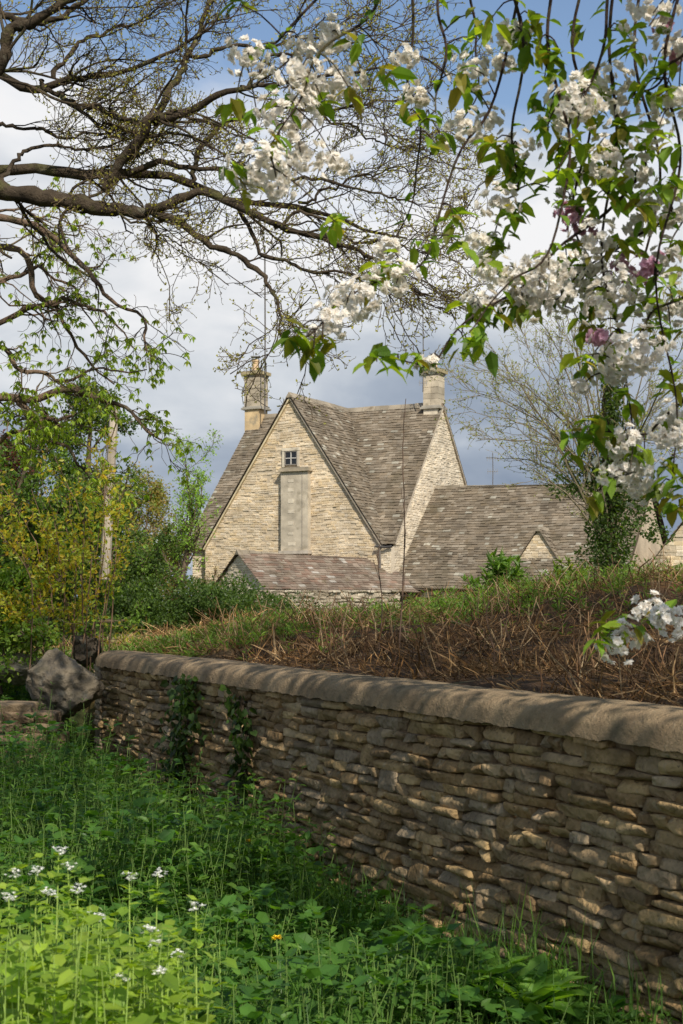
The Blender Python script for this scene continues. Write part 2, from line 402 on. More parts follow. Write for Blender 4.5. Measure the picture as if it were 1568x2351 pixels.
poly=[H(-3.05,0,0),H(3.0,0,0),H(3.0,0,3.38),H(0,0,ZR-.06),H(-3.05,0,3.38)]
fill(mb,poly,E1,-E2,WR,WW,.022,WC,holes=[(hx0+3.05,hx1+3.05,hz0,hz1)],back=MORT,gap=.010,j=.11)
mb.build('front_gable_wall',M_wall,cot)
mb=MB()
poly=[H(XR,EY+.02,0),H(XR,2*RY-EY,0),H(XR,2*RY-EY,ZE-.05),H(XR,RY,ZR-.06),H(XR,EY+.02,ZE-.05)]
fill(mb,poly,E2,E1,WR,WW,.022,WCP,back=(.56,.48,.36),gap=.010,j=.11)
mb.build('side_gable_wall',M_wall,cot)
mb=MB()
poly=[H(-3.75,.35,0),H(-3.0,.35,0),H(-3.0,.35,3.3),H(-3.75,.35,3.3)]
fill(mb,poly,E1,-E2,WR,WW,.022,WCP,back=MORT,j=.12)
poly=[H(2.95,.02,0),H(XR+.02,.02,0),H(XR+.02,.02,3.2),H(2.95,.02,3.2)]
fill(mb,poly,E1,-E2,WR,WW,.022,WCP,back=MORT,j=.1)
hb(mb,XR-.04,XR+.024,.03,.3,0,3.2,(.58,.50,.38))
hb(mb,-3.75,-3.7,.4,7.3,0,3.2,MORT); hb(mb,-3.7,3.25,7.2,7.3,0,3.2,MORT)
mb.add([H(-3.7,.4,3.2),H(-3.7,7.3,3.2),H(-3.6,RY,7.6)],[(0,1,2)],MORT)
mb.build('rear_wall',M_wall,cot)
def up_n(ex,down):
    n=np.cross(ex,down); return n if n[2]>0 else -n
roof=MB()
rn=up_n(E2,E1*3.04-EZ*(ZR-ZE))
BK=(.085,.066,.048); JR=.16; TH=.026
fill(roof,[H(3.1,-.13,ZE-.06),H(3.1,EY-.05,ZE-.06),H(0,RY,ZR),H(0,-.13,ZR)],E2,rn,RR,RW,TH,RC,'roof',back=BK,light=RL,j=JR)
rn=up_n(E2,-E1*3.04-EZ*(ZR-ZE))
fill(roof,[H(-3.1,-.13,ZE-.06),H(-3.1,EY,ZE-.06),H(0,RY,ZR),H(0,-.13,ZR)],E2,rn,RR,RW,TH,RC,'roof',back=BK,j=JR)
down=-E2*(RY-EY)-EZ*(ZR-ZE)
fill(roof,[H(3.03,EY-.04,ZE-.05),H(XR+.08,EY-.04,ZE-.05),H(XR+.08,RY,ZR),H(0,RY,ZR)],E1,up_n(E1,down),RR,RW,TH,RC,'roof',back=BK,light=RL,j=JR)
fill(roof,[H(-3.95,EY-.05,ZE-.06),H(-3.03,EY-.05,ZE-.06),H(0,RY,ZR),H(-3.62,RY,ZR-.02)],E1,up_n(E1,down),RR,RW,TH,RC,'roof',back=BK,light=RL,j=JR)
down=E2*(RY-EY)-EZ*(ZR-ZE)
fill(roof,[H(-3.8,2*RY-EY,ZE),H(XR+.08,2*RY-EY,ZE),H(XR+.08,RY,ZR),H(-3.62,RY,ZR)],E1,up_n(E1,down),RR,RW,TH,RC,'roof',back=BK,j=JR)
roofo=roof.build('roof',M_roof,cot)
rd=MB()
def ridge(mb,a,b,n,w=.11,h=.07,c=(.27,.23,.17)):
    a=np.array(a);b=np.array(b);t=nrm(b-a); s=nrm(np.cross(t,EZ)); L=np.linalg.norm(b-a)/n
    for i in range(n):
        p=a+t*L*i; cc=np.array(c)*rng.uniform(.8,1.2); dz=rng.uniform(-.012,.012)
        q=p+t*(L*.97)
        u=EZ*(h+dz)
        v=[p-s*w-EZ*.09,p+u,p+s*w-EZ*.09,q-s*w-EZ*.09,q+u,q+s*w-EZ*.09]
        mb.add(v,[(0,1,4,3),(1,2,5,4)],cc); mb.add(v,[(0,2,1),(3,4,5)],cc)
ridge(rd,H(0,-.14,ZR+.01),H(0,RY,ZR+.01),9); ridge(rd,H(-3.6,RY,ZR+.01),H(XR,RY,ZR+.01),15)
rd.build('ridge_tiles',M_roof,roofo)
vg=MB()
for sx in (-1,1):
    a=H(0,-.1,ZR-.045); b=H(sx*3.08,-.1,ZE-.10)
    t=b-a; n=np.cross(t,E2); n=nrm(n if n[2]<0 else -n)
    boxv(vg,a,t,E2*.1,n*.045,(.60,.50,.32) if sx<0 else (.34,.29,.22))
a=H(XR+.02,RY,ZR-.04); 
for sy in (-1,1):
    b=H(XR+.02,RY+sy*(RY-EY),ZE-.04); t=b-a; n=nrm(np.cross(t,E1)); n=n if n[2]<0 else -n
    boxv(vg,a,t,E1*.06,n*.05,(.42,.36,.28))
vg.build('verge_mortar',M_render,roofo)
gt=MB()
tube1(gt,[H(2.9,-.16,ZE-.12),H(3.2,-.08,ZE-.15),H(3.4,-.06,ZE-.13)],.04,6,(.06,.055,.05))
tube1(gt,[H(3.02,-.12,ZE-.15),H(3.02,-.06,ZE-.6),H(3.02,-.06,.6)],.03,6,(.16,.14,.12))
gt.build('gutter',M_metal,cot)
def win(x0,x1,z0,z1,y,parent,fc=(.34,.31,.27),two=True):
    f=MB(); w=.03
    hb(f,x0,x1,y-.05,y,z0,z0+w,fc); hb(f,x0,x1,y-.05,y,z1-w,z1,fc)
    hb(f,x0,x0+w,y-.05,y,z0+w,z1-w,fc); hb(f,x1-w,x1,y-.05,y,z0+w,z1-w,fc)
    if two:
        xm=(x0+x1)/2; zm=(z0+z1)/2
        hb(f,xm-.013,xm+.013,y-.045,y-.003,z0+w,z1-w,(.50,.48,.43)); hb(f,x0+w,x1-w,y-.043,y-.006,zm-.013,zm+.013,(.5,.48,.43))
    fo=f.build('window',M_paint,parent)
    g=MB(); hb(g,x0+.01,x1-.01,y-.02,y-.008,z0+.01,z1-.01,(.012,.014,.016)); g.build('pane',M_glass,fo)
wx0,wz0=G(655,1069); wx1,wz1=G(684,1035)
win(wx0,wx1,wz0,wz1,-.005,cot,(.22,.2,.17))
sb=MB()
hb(sb,wx0-.09,wx1+.09,-.07,-.001,wz1+.005,wz1+.1,(.58,.51,.39)); hb(sb,wx0-.08,wx0-.005,-.06,-.001,wz0-.05,wz1,(.58,.52,.40)); hb(sb,wx1+.005,wx1+.08,-.06,-.001,wz0-.05,wz1,(.53,.46,.35)); 
sb.build('window_surround',M_render,cot)
cb=MB()
x0,z1=G(652,1085); x1,z0=G(714,1264)
hb(cb,x0,x1,-.20,.02,z0,z1,(.47,.41,.31))
x2=x0+(x1-x0)*.72
for q in range(7):
    zz=z0+.12+q*(z1-z0-.15)/7+rng.uniform(0,.06); hb(cb,x0+.25,x0+.25+rng.uniform(.18,.26),-.208,-.19,zz,zz+rng.uniform(.06,.13),(.60,.53,.41))
hb(cb,x2+.05,x2+.08,-.207,-.19,z0+.001,z1-.001,(.33,.29,.23))
cbo=cb.build('chimney_breast',M_render,cot)
lg=MB(); hb(lg,x0-.06,x1+.07,-.28,.02,z1,z1+.06,(.36,.30,.21)); hb(lg,x0-.02,x1+.02,-.24,.02,z1+.06,z1+.12,(.30,.26,.19))
lg.build('ledge',M_render,cbo)
lg=MB(); hb(lg,x0-.04,x1+.04,-.26,.02,z0-.10,z0-.001,(.42,.37,.30)); xa,za=G(690,1306); hb(lg,xa,x1-.02,-.16,.02,za,z0-.1,(.58,.50,.38)); lg.build('corbel',M_render,cbo)
sl=MB(); xa,za=G(645,1186); xb,zb=G(652,1140); hb(sl,xa,xb-.005,-.045,.02,za,zb,(.03,.028,.022)); sl.build('slit_window',M_render,cot)
def chimney(cx,cy,w,d,zb,z1,z2,zp,lower,name_parent,warm):
    m=MB()
    hb(m,cx-w*.42,cx+w*.42,cy-d/2,cy+d/2,zb,z1-.001,lower)
    z=z1+.1; k=0
    while z<z2-.02:
        h=min(rng.uniform(.14,.24),z2-z); f=rng.uniform(.35,.65)
        for (xa_,xb_) in ((0,f),(f,1)):
            c=np.array(warm)*rng.uniform(.8,1.15); e=rng.uniform(0,.012)
            hb(m,cx-w/2+.02+(w-.04)*xa_+.004,cx-w/2+.02+(w-.04)*xb_-.004,cy-d/2+.02-e,cy+d/2-.02,z,z+h-.009,c)
        z+=h
    hb(m,cx-w/2+.03,cx+w/2-.03,cy-d/2+.03,cy+d/2-.03,z1,z2,np.array(warm)*.6)
    st=m.build('chimney',M_render,name_parent)
    m=MB(); hb(m,cx-w/2-.06,cx+w/2+.06,cy-d/2-.06,cy+d/2+.06,z1,z1+.06,(.33,.30,.24)); hb(m,cx-w/2-.02,cx+w/2+.02,cy-d/2-.02,cy+d/2+.02,z1+.06,z1+.11,(.36,.33,.27)); m.build('base_moulding',M_render,st)
    m=MB(); hb(m,cx-w/2-.0,cx+w/2+.0,cy-d/2-.0,cy+d/2+.0,z2,z2+.06,(.3,.26,.19)); hb(m,cx-w/2-.06,cx+w/2+.06,cy-d/2-.06,cy+d/2+.06,z2+.06,z2+.17,(.36,.30,.17)); hb(m,cx-w*.3,cx+w*.3,cy-d*.3,cy+d*.3,z2+.17,z2+.22,(.3,.28,.24)); m.build('cornice',M_render,st)
    m=MB(); p=H(cx-.02,cy,z2+.2); hp=zp-z2-.2
    prof=[(0,.15),(.06*hp,.16),(.12*hp,.13),(.8*hp,.115),(.83*hp,.14),(hp,.14),(hp,.09),(hp-.1,.09)]
    k=16; V=np.array([[p+np.array([r*math.cos(a),r*math.sin(a),z]) for a in np.arange(k)*2*math.pi/k] for z,r in prof]).reshape(-1,3)
    f=[(i*k+j,i*k+(j+1)%k,(i+1)*k+(j+1)%k,(i+1)*k+j) for i in range(len(prof)-1) for j in range(k)]
    m.add(V,f,(.56,.40,.24)); m.build('chimney_pot',M_pot,st,smooth=False)
    m=MB()
    for a in (0,1.57,3.14,4.71): tube1(m,[p+np.array([.11*math.cos(a),.11*math.sin(a),hp-.02]),p+np.array([.11*math.cos(a),.11*math.sin(a),hp+.09])],.012,4,(.2,.2,.2))
    boxv(m,p+np.array([-.16,-.16,hp+.09]),(.32,0,0),(0,.32,0),(0,0,.025),(.25,.25,.25)); m.build('cowl',M_metal,st)
chimney(-3.42,3.75,.64,.60,7.0,8.02,9.13,9.72,(.58,.43,.24),cot,(.43,.365,.265))
chimney(3.04,3.85,.56,.56,7.2,7.66,8.74,9.26,(.62,.54,.41),cot,(.49,.42,.31))
def aerial(u,v0,v1,Y,label,elems,r=.02):
    b=P(u,v1,Y); t=P(u,v0,Y)
    root=thing('tv_aerial',label,'aerial',b)
    m=MB(); tube1(m,[b,(b+t)/2+np.array([.01,0,0]),t],r,6,(.12,.11,.10)); m.build('mast',M_metal,root)
    for (dz,L) in elems:
        m=MB()
        c=b+(t-b)*dz
        tube1(m,[c-np.array([L/2,0,0]),c+np.array([L/2,.05,0])],.011,4,(.3,.3,.3))
        for q in np.linspace(-.45,.45,5): tube1(m,[c+np.array([L*q,0,-.09]),c+np.array([L*q,0,.09])],.007,4,(.3,.3,.3))
        m.build('antenna',M_metal,root)
aerial(608,565,950,47.1,'tall thin aerial mast strapped beside the left chimney',[],.028)
aerial(971,725,900,44.6,'aerial mast with small hooked brackets at the right chimney',[(.12,.25),(.2,.18)],.018)
aerial(1131,1040,1125,47,'short television aerial above the ridge of the long low roof',[(.5,.35),(.85,.4)],.014)

lo=thing('low_cottage_range','long low slate roofed stone range with a tiny gabled dormer, right of the cottage','house',H(7,2,0))
mb=MB()
LX=10.2
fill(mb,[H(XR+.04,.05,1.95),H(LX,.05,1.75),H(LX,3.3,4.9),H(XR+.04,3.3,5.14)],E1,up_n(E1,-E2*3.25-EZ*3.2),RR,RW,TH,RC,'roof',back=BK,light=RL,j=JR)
fill(mb,[H(XR+.04,6.5,1.95),H(LX,6.5,1.75),H(LX,3.3,4.9),H(XR+.04,3.3,5.14)],E1,up_n(E1,E2*3.25-EZ*3.2),(.12,.17),(.16,.36),.032,RC,'roof',back=BK)
ridge(mb,H(XR+.05,3.3,5.15),H(LX,3.3,4.91),17)
lr=mb.build('roof',M_roof,lo)
mb=MB(); fill(mb,[H(XR,.25,0),H(LX-.1,.25,0),H(LX-.1,.25,1.9),H(XR,.25,1.9)],E1,-E2,(.08,.13),(.14,.34),.03,WC,back=MORT); hb(mb,LX-.15,LX-.1,.3,6.3,0,1.8,MORT)
mb.add([H(LX-.1,.25,1.75),H(LX-.1,6.3,1.75),H(LX-.1,3.3,4.8)],[(0,1,2)],MORT)
mb.build('wall',M_wall,lo)
def dormer(cx,y,za,hw,slope,parent,depth=1.3):
    m=MB(); fill(m,[H(cx-hw,y,za-slope*hw-.5),H(cx+hw,y,za-slope*hw-.5),H(cx+hw,y,za-slope*hw),H(cx,y,za-.03),H(cx-hw,y,za-slope*hw)],E1,-E2,(.06,.10),(.1,.22),.02,WC,back=MORT)
    d=m.build('dormer',M_wall,parent)
    m=MB()
    for sx in (-1,1):
        fill(m,[H(cx+sx*(hw+.06),y-.08,za-slope*(hw+.06)),H(cx+sx*(hw+.06),y+depth*.3,za-slope*(hw+.06)),H(cx,y+depth,za),H(cx,y-.08,za)],E2,up_n(E2,sx*E1-EZ*slope),(.1,.14),(.12,.25),.03,RC,'roof',back=BK)
    ridge(m,H(cx,y-.09,za+.01),H(cx,y+depth,za+.01),4,.07,.05)
    m.build('dormer_roof',M_roof,d)
dormer(7.54,.9,3.66,.6,1.5,lo)

pa=math.radians(35); e1=np.array([math.cos(pa),math.sin(pa),0]); e2=np.array([-math.sin(pa),math.cos(pa),0]); o0=P(550,1267,39.5); o0[2]=0
def K(x,y,z): return o0+x*e1+y*e2+z*EZ
ob_=thing('stone_outbuilding','low stone outbuilding with a shallow slate roof in front of the big gable','outbuilding',K(2,0,0))
mb=MB()
RC2=[(.18,.14,.105),(.215,.17,.13),(.16,.12,.09),(.23,.19,.145),(.19,.125,.09)]
HW=1.42
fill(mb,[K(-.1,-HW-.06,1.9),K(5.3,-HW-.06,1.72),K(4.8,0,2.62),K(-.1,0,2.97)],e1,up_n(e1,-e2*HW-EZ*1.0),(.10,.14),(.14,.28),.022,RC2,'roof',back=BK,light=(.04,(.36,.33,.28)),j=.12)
fill(mb,[K(-.1,HW+.06,1.9),K(4.3,HW+.06,1.8),K(4.3,0,2.66),K(-.1,0,2.97)],e1,up_n(e1,e2*HW-EZ*1.0),(.13,.18),(.16,.36),.03,RC2,'roof',back=BK)
ridge(mb,K(-.1,0,2.98),K(4.8,0,2.63),12)
mb.build('roof',M_roof,ob_)
mb=MB()
fill(mb,[K(0,HW,0),K(0,-HW,0),K(0,-HW,1.92),K(0,0,2.92),K(0,HW,1.92)],-e2,-e1,WR,WW,.022,WCP,back=(.6,.52,.4),j=.1)
fill(mb,[K(0,-HW,0),K(4.5,-HW,0),K(4.5,-HW,1.75),K(0,-HW,1.88)],e1,-e2,WR,WW,.022,WC,back=MORT)
mb.build('wall',M_wall,ob_)
mb=MB(); boxv(mb,K(-.05,-.8,1.5),-e1*.03,e2*.9,EZ*.42,(.35,.3,.24)); wo=mb.build('window',M_paint,ob_)
mb=MB(); boxv(mb,K(-.085,-.74,1.55),-e1*.01,e2*.36,EZ*.32,(.02,.02,.02)); boxv(mb,K(-.085,-.32,1.55),-e1*.01,e2*.36,EZ*.32,(.02,.02,.02)); mb.build('pane',M_glass,wo)
fr=thing('gabled_stone_shed','small gabled stone building half hidden at the right edge behind the ivy trunk','outbuilding',H(13,0,0))
def simple_gable(cx,y,za,hw,slope,parent):
    m=MB(); fill(m,[H(cx-hw,y,0),H(cx+hw,y,0),H(cx+hw,y,za-slope*hw),H(cx,y,za-.03),H(cx-hw,y,za-slope*hw)],E1,-E2,(.07,.12),(.12,.3),.02,WC,back=MORT); m.build('wall',M_wall,parent)
    m=MB()
    for sx in (-1,1):
        fill(m,[H(cx+sx*(hw+.1),y-.1,za-slope*(hw+.1)),H(cx+sx*(hw+.1),y+5,za-slope*(hw+.1)),H(cx,y+5,za),H(cx,y-.1,za)],E2,up_n(E2,sx*E1-EZ*slope),(.12,.16),(.14,.3),.03,RC,'roof',back=BK)
    ridge(m,H(cx,y-.1,za+.01),H(cx,y+5,za+.01),12); m.build('roof',M_roof,parent)
simple_gable(11.9,.2,3.8,1.5,1.25,fr)
gw=MB(); cs=[];ds=[]
z=.4
while z<1.84:
    h=rng.uniform(.06,.1); a=-3.4
    while a<1.4:
        w=rng.uniform(.12,.3); cs.append((a+w/2,36+rng.normal(0,.02)+a*.12,z+h/2)); ds.append((w/2,.14,h/2)); a+=w
    z+=h
stones(gw,np.array(cs),np.array([1.,.12,0]),np.array([0,1.,0]),np.array(ds),colmix([(.36,.31,.23),(.30,.25,.18),(.42,.37,.28)],len(cs),.2))
o=gw.build('garden_wall',M_stone,origin=(-1,36,.5),smooth=True); tag(o,'low grey dry stone garden wall beyond the bank, below the outbuilding','wall')

up=MB(); tube1(up,[P(240,1330,20.3),P(253,1100,20.3),P(263,925,20.3)],[.078,.06],8,(.40,.34,.26)); o=up.build('utility_pole',M_wood,origin=P(240,1330,20.3)); tag(o,'weathered slightly leaning wooden pole among the dark trees on the left','pole')

# ---------------------------------------------------------------- big bare tree, upper left
BARK=(.066,.050,.033); TW=(.105,.077,.043)
def px(lst,Y0,Y1):
    n=len(lst); return [P(u,v,Y0+(Y1-Y0)*i/(n-1)) for i,(u,v) in enumerate(lst)]
def big_tree():
    root=thing('spreading_tree','large old tree with dark mossy limbs and fine budding twigs reaching in from upper left','tree',(-5.4,13.3,0))
    limbs=[
     ([(-330,560),(-160,440),(0,428),(120,452),(250,468),(345,478)],.12,.062,13.4,13),
     ([(345,478),(420,520),(490,563),(575,602),(625,645),(650,705),(672,795)],.045,.009,13,12.5),
     ([(345,480),(450,452),(540,470),(640,520),(760,548),(860,590),(950,645),(1010,690)],.052,.009,13,12.4),
     ([(-300,600),(-150,420),(60,396),(200,402),(340,398),(470,432),(560,452),(700,472),(820,500),(930,520)],.085,.01,13.8,14.2),
     ([(235,440),(275,375),(328,322),(345,280),(400,266),(480,236),(560,202),(640,192),(760,180),(880,150)],.068,.010,13.2,12.6),
     ([(345,280),(388,205),(432,130),(470,60),(505,-30),(560,-120)],.045,.014,13.1,13.8),
     ([(-310,300),(-120,150),(60,190),(130,180),(200,165),(300,160),(420,95),(540,20)],.06,.010,14,13.4),
     ([(-300,280),(-60,200),(8,120),(30,55),(90,40),(180,-20),(240,-90)],.08,.03,13.2,12.8),
     ([(-300,100),(-80,20),(60,52),(160,40),(260,-10),(330,-60)],.055,.015,13.6,14),
     ([(95,190),(165,232),(250,250),(345,282)],.03,.028,13.8,13.2),
     ([(430,425),(470,340),(520,285),(610,250),(720,242),(850,238),(950,215)],.033,.008,13.8,14.3),
     ([(690,470),(770,432),(870,402),(975,398)],.018,.006,14,14.2),
     ([(300,395),(390,372),(500,388),(610,400),(730,410),(870,440),(960,470)],.033,.008,13.6,13),
     ([(540,470),(600,560),(680,600),(790,620),(870,650),(930,700)],.024,.006,12.9,12.4),
     ([(430,130),(540,110),(650,80),(760,60),(900,50)],.024,.006,13.3,13.6),
     ([(250,468),(330,540),(430,560)],.014,.006,13,12.8),
     ([(130,180),(200,90),(300,60),(400,10)],.028,.008,13.8,14.2),
     ([(0,428),(60,350),(150,330),(240,340),(320,300)],.026,.01,13.4,13.8),
     ([(560,202),(640,130),(760,110),(860,90)],.02,.006,12.8,13),
     ([(-100,300),(40,290),(150,310),(260,290)],.026,.01,14,14.4),
     ([(640,520),(700,480),(800,540),(900,560),(990,590)],.02,.006,12.8,12.6),
     ([(700,240),(800,300),(880,330),(980,350)],.015,.006,13.6,13.8),
     ([(150,225),(215,268),(310,300),(420,330),(520,350)],.022,.006,13.7,13.9),
    ]
    m=MB(); tp=[];tr=[]
    tube1(m,[(-5.6,13.5,-.2),(-5.45,13.3,1.5),(-5.3,13.3,4),(-5.0,13.3,6),(-4.9,13.3,8.5)],[.6,.42,.36,.26,.12],14,BARK,n=24)
    m.build('trunk',M_bark,root,smooth=True)
    m=MB()
    for pts,r0,r1,Y0,Y1 in limbs:
        p=cr(px(pts,Y0,Y1),34); p+=np.cumsum(rng.normal(0,.009,(34,3)),0)+rng.normal(0,.007,(34,3)); p+=.020*np.sin(np.linspace(0,20,34)[:,None]*np.array([1.3,.9,1.1])+rng.uniform(0,6,3))
        r=np.linspace(r0,r1,34)*rng.uniform(.82,1.15,34)*.88
        tubes(m,p[None],r[None],9,BARK); tp.append(p); tr.append(r)
    TP=np.array(tp); TR=np.array(tr)
    A,RA=spawn(TP,TR,10,.6,1.6,n=10,spread=.5,bias=(.28,0,0),t0=.2,wig=.24,rr=.38,rmin=.0048)
    RA=np.minimum(RA,.015)
    tubes(m,A,RA,5,BARK)
    m.build('branches',M_bark,root,smooth=True)
    m=MB()
    B,RB=spawn(A,RA,7,.22,.65,n=8,spread=.6,bias=(.15,0,.05),t0=.1,wig=.28,rr=.5,rmin=.003)
    tubes(m,B,RB,4,TW)
    C,RC_=spawn(B,RB,6,.07,.24,n=5,spread=.75,bias=(.05,0,.2),t0=.2,wig=.32,rr=.7,rmin=.0022)
    tubes(m,C,RC_,3,TW)
    m.build('twigs',M_twig,root)
    m=MB()
    pos=np.concatenate([C[:,-1],C[:,2],B[:,-1]]); pos=pos[rng.random(len(pos))<.85]; N=len(pos)
    leaves(m,pos,rng.normal(0,1,(N,3))+np.array([.2,0,.5]),rng.normal(0,1,(N,3)),rng.uniform(.018,.040,N),rng.uniform(.012,.024,N),colmix([(.32,.30,.06),(.25,.24,.06),(.38,.36,.08)],N))
    m.build('buds',M_leaf,root)
big_tree()

def chestnut():
    root=thing('young_leafing_tree','gnarled tree at the left edge with drooping bright green new leaves','tree',(-6.2,16,1))
    limbs=[([(-260,620),(-60,500),(60,520),(150,560),(205,640),(270,692),(330,742),(345,810)],.05,.009,16,15.4),
     ([(-260,660),(-60,560),(50,590),(95,680),(150,740),(200,830),(260,880)],.05,.009,16,16.5),
     ([(-220,980),(-40,925),(50,918),(110,905),(190,900),(260,925),(330,975),(370,1010)],.06,.009,15.6,15),
     ([(40,918),(60,940),(75,968),(120,966),(160,960)],.045,.012,15.5,15.3),
     ([(-200,820),(0,740),(90,700),(160,690),(240,720),(300,790)],.045,.008,16.4,16),
     ([(-200,860),(-20,800),(60,850),(140,870),(230,850),(330,850)],.035,.006,15.5,15.2),
     ([(-200,700),(0,640),(100,620),(180,680),(230,780)],.035,.006,16,16.5),
     ([(-100,520),(20,480),(100,500),(200,520)],.02,.006,16,16.5),
     ([(-200,1080),(-20,1010),(80,1000),(160,1040),(220,1100)],.035,.008,15.8,15.3)]
    m=MB(); tube1(m,[(-6.3,16,.6),(-6.1,16,3),(-5.8,16,5.5),(-5.6,16,7)],[.35,.26,.2,.1],12,BARK,n=16); m.build('trunk',M_bark,root,smooth=True)
    m=MB(); tp=[];tr=[]
    for pts,r0,r1,Y0,Y1 in limbs:
        p=cr(px(pts,Y0,Y1),30)+rng.normal(0,.008,(30,3)); p+=.03*np.sin(np.linspace(0,20,30)[:,None]*np.array([1.3,.9,1.1])+rng.uniform(0,6,3)); r=np.linspace(r0,r1,30)*rng.uniform(.85,1.15,30)
        tubes(m,p[None],r[None],8,(.18,.125,.085)); tp.append(p); tr.append(r)
    A,RA=spawn(np.array(tp),np.array(tr),13,.4,1.1,n=9,spread=.6,bias=(.15,0,-.15),t0=.15,wig=.32,rr=.42,rmin=.0042); RA=np.minimum(RA,.011)
    tubes(m,A,RA,5,(.18,.125,.085))
    m.build('branches',M_bark,root,smooth=True)
    m=MB(); B,RB=spawn(A,RA,6,.2,.5,n=6,spread=.6,bias=(0,0,-.1),wig=.3,rr=.6,rmin=.003); tubes(m,B,RB,3,(.17,.125,.085)); m.build('twigs',M_twig,root)
    m=MB(); ends=np.concatenate([B[:,-1],A[:,-1],B[:,3]]); w=sstep(580,900,HV-(ends[:,2]-CH)*F/ends[:,1]); ends=ends[rng.random(len(ends))<(.28+.34*w)]
    e=np.repeat(ends,6,0); N=len(e); a=rng.uniform(0,6.28,N)
    d=np.stack([np.cos(a)*.7,np.sin(a)*.7,rng.uniform(-1.2,-.2,N)],1)
    leaves(m,e,d,np.stack([np.cos(a),np.sin(a),np.full(N,.8)],1),rng.uniform(.05,.10,N),rng.uniform(.022,.04,N),colmix([(.34,.46,.06),(.25,.37,.05),(.40,.46,.08)],N))
    m.build('leaves',M_leaf,root)
chestnut()

# ---------------------------------------------------------------- generic tree / shrub
def tree(name,label,cat,base,h,spread_r,nl,leaf,cols,nlimb=12,twigs=6,dens=5,bark=(.12,.09,.06),r0=.1,upb=.5,low=.2,l2=.5,group=None,sub=5):
    base=np.array(base,float)
    root=thing(name,label,cat,base,group)
    m=MB(); t=cr([base,base+np.array([rng.normal(0,.05),0,h*.3]),base+np.array([rng.normal(0,.1),rng.normal(0,.1),h*.6]),base+np.array([rng.normal(0,.15),0,h*.9])],16)
    r=np.linspace(r0,r0*.15,16); tubes(m,t[None],r[None],8,bark); 
    m.build('trunk',M_bark,root,smooth=True)
    m=MB()
    A,RA=spawn(t[None],r[None],nlimb,spread_r*.7,spread_r*1.25,n=8,spread=.9,bias=(0,0,upb),t0=low,wig=.18,rr=.55,rmin=.008,tanw=.3,shrink=.35)
    tubes(m,A,RA,5,bark)
    B,RB=spawn(A,RA,twigs,spread_r*.25,spread_r*l2,n=6,spread=.7,bias=(0,0,upb*.3),t0=.15,wig=.22,rr=.6,rmin=.005); tubes(m,B,RB,3,bark)
    C,RC_=spawn(B,RB,sub,spread_r*.08,spread_r*.22,n=4,spread=.8,bias=(0,0,upb*.2),t0=.1,wig=.25,rr=.6,rmin=.004); tubes(m,C,RC_,3,bark)
    m.build('branches',M_twig,root)
    e=C[:,1:].reshape(-1,3); e=np.repeat(e,dens,0)
    if nl<len(e): e=e[rng.choice(len(e),nl,replace=False)]
    N=len(e); e=e+rng.normal(0,leaf*.9,(N,3)); s=rng.uniform(.6,1.3,N)*leaf
    c=colmix(cols,N,.25)
    m=MB(); leaves(m,e,rng.normal(0,1,(N,3)),rng.normal(0,.6,(N,3))+np.array([0,-.3,.7]),s,s*.6,c); m.build('crown',M_leaf,root)
    return root
DG=[(.055,.10,.02),(.09,.145,.024),(.042,.075,.018)]
MG=[(.15,.26,.04),(.21,.33,.05),(.11,.19,.035)]
YG=[(.32,.36,.035),(.44,.38,.03),(.24,.32,.04),(.46,.31,.03),(.30,.38,.05)]
BG=[(.30,.27,.09),(.24,.28,.07),(.36,.24,.09),(.20,.28,.06)]
tree('dense_tree','tall dark green ivy covered tree behind the wooden pole','tree',P(205,1400,24)*[1,1,0]+[0,0,.9],4.4,1.15,24000,.07,DG+[(.17,.27,.045)],nlimb=30,twigs=7,low=.1,upb=.5,r0=.13)
tree('dense_tree','dark hedge tree filling the left edge behind the yellow shrub','tree',P(40,1400,20)*[1,1,0]+[0,0,.9],3.0,1.4,24000,.07,DG+MG,nlimb=28,twigs=7,low=.05,upb=.35,r0=.1)
tree('dense_tree','tree with dark red young leaves at the far left edge','tree',P(-10,1400,27)*[1,1,0]+[0,0,.9],4.0,1.3,14000,.08,[(.16,.04,.04),(.10,.04,.03),(.07,.10,.03)],nlimb=24,twigs=7,low=.2,r0=.1)
tree('slender_tree','slender light green tree just left of the cottage roof','tree',P(425,1400,40)*[1,1,0]+[0,0,.6],5.4,1.5,11000,.08,[(.27,.42,.07),(.20,.34,.06)],nlimb=26,twigs=5,low=.25,upb=1.3,r0=.1,dens=2)
tree('bushy_tree','olive brown tree with new leaves behind the pole, left of the cottage','tree',P(330,1400,44)*[1,1,0]+[0,0,.5],4.2,2.0,28000,.09,BG,nlimb=30,twigs=7,low=.1,upb=.8,r0=.12)
tree('bushy_tree','reddish brown bushy shrub against the left corner of the cottage','tree',P(400,1400,41)*[1,1,0]+[0,0,.5],3.0,1.2,12000,.065,BG+[(.36,.18,.07)],nlimb=26,twigs=7,low=.1,upb=.9,r0=.07,dens=2)
tree('bushy_tree','mid green bush beneath the dark ivy covered tree','tree',P(130,1400,22)*[1,1,0]+[0,0,.9],2.3,1.3,20000,.065,DG+MG,nlimb=28,twigs=7,low=.05,upb=.4,r0=.08)
tree('bushy_tree','dark evergreen bush right of the pole foot','tree',P(320,1400,30)*[1,1,0]+[0,0,.8],1.8,1.1,18000,.07,DG+[(.14,.22,.04)],nlimb=26,twigs=7,low=.05,upb=.4,r0=.08)
tree('bushy_tree','light green leafy bush low at the left edge beside the pale boulder','tree',P(0,1500,12.2)*[1,1,0]+[0,0,.8],.95,.6,9000,.05,MG+[(.24,.32,.05)],nlimb=22,twigs=6,low=.05,upb=.5,r0=.03)
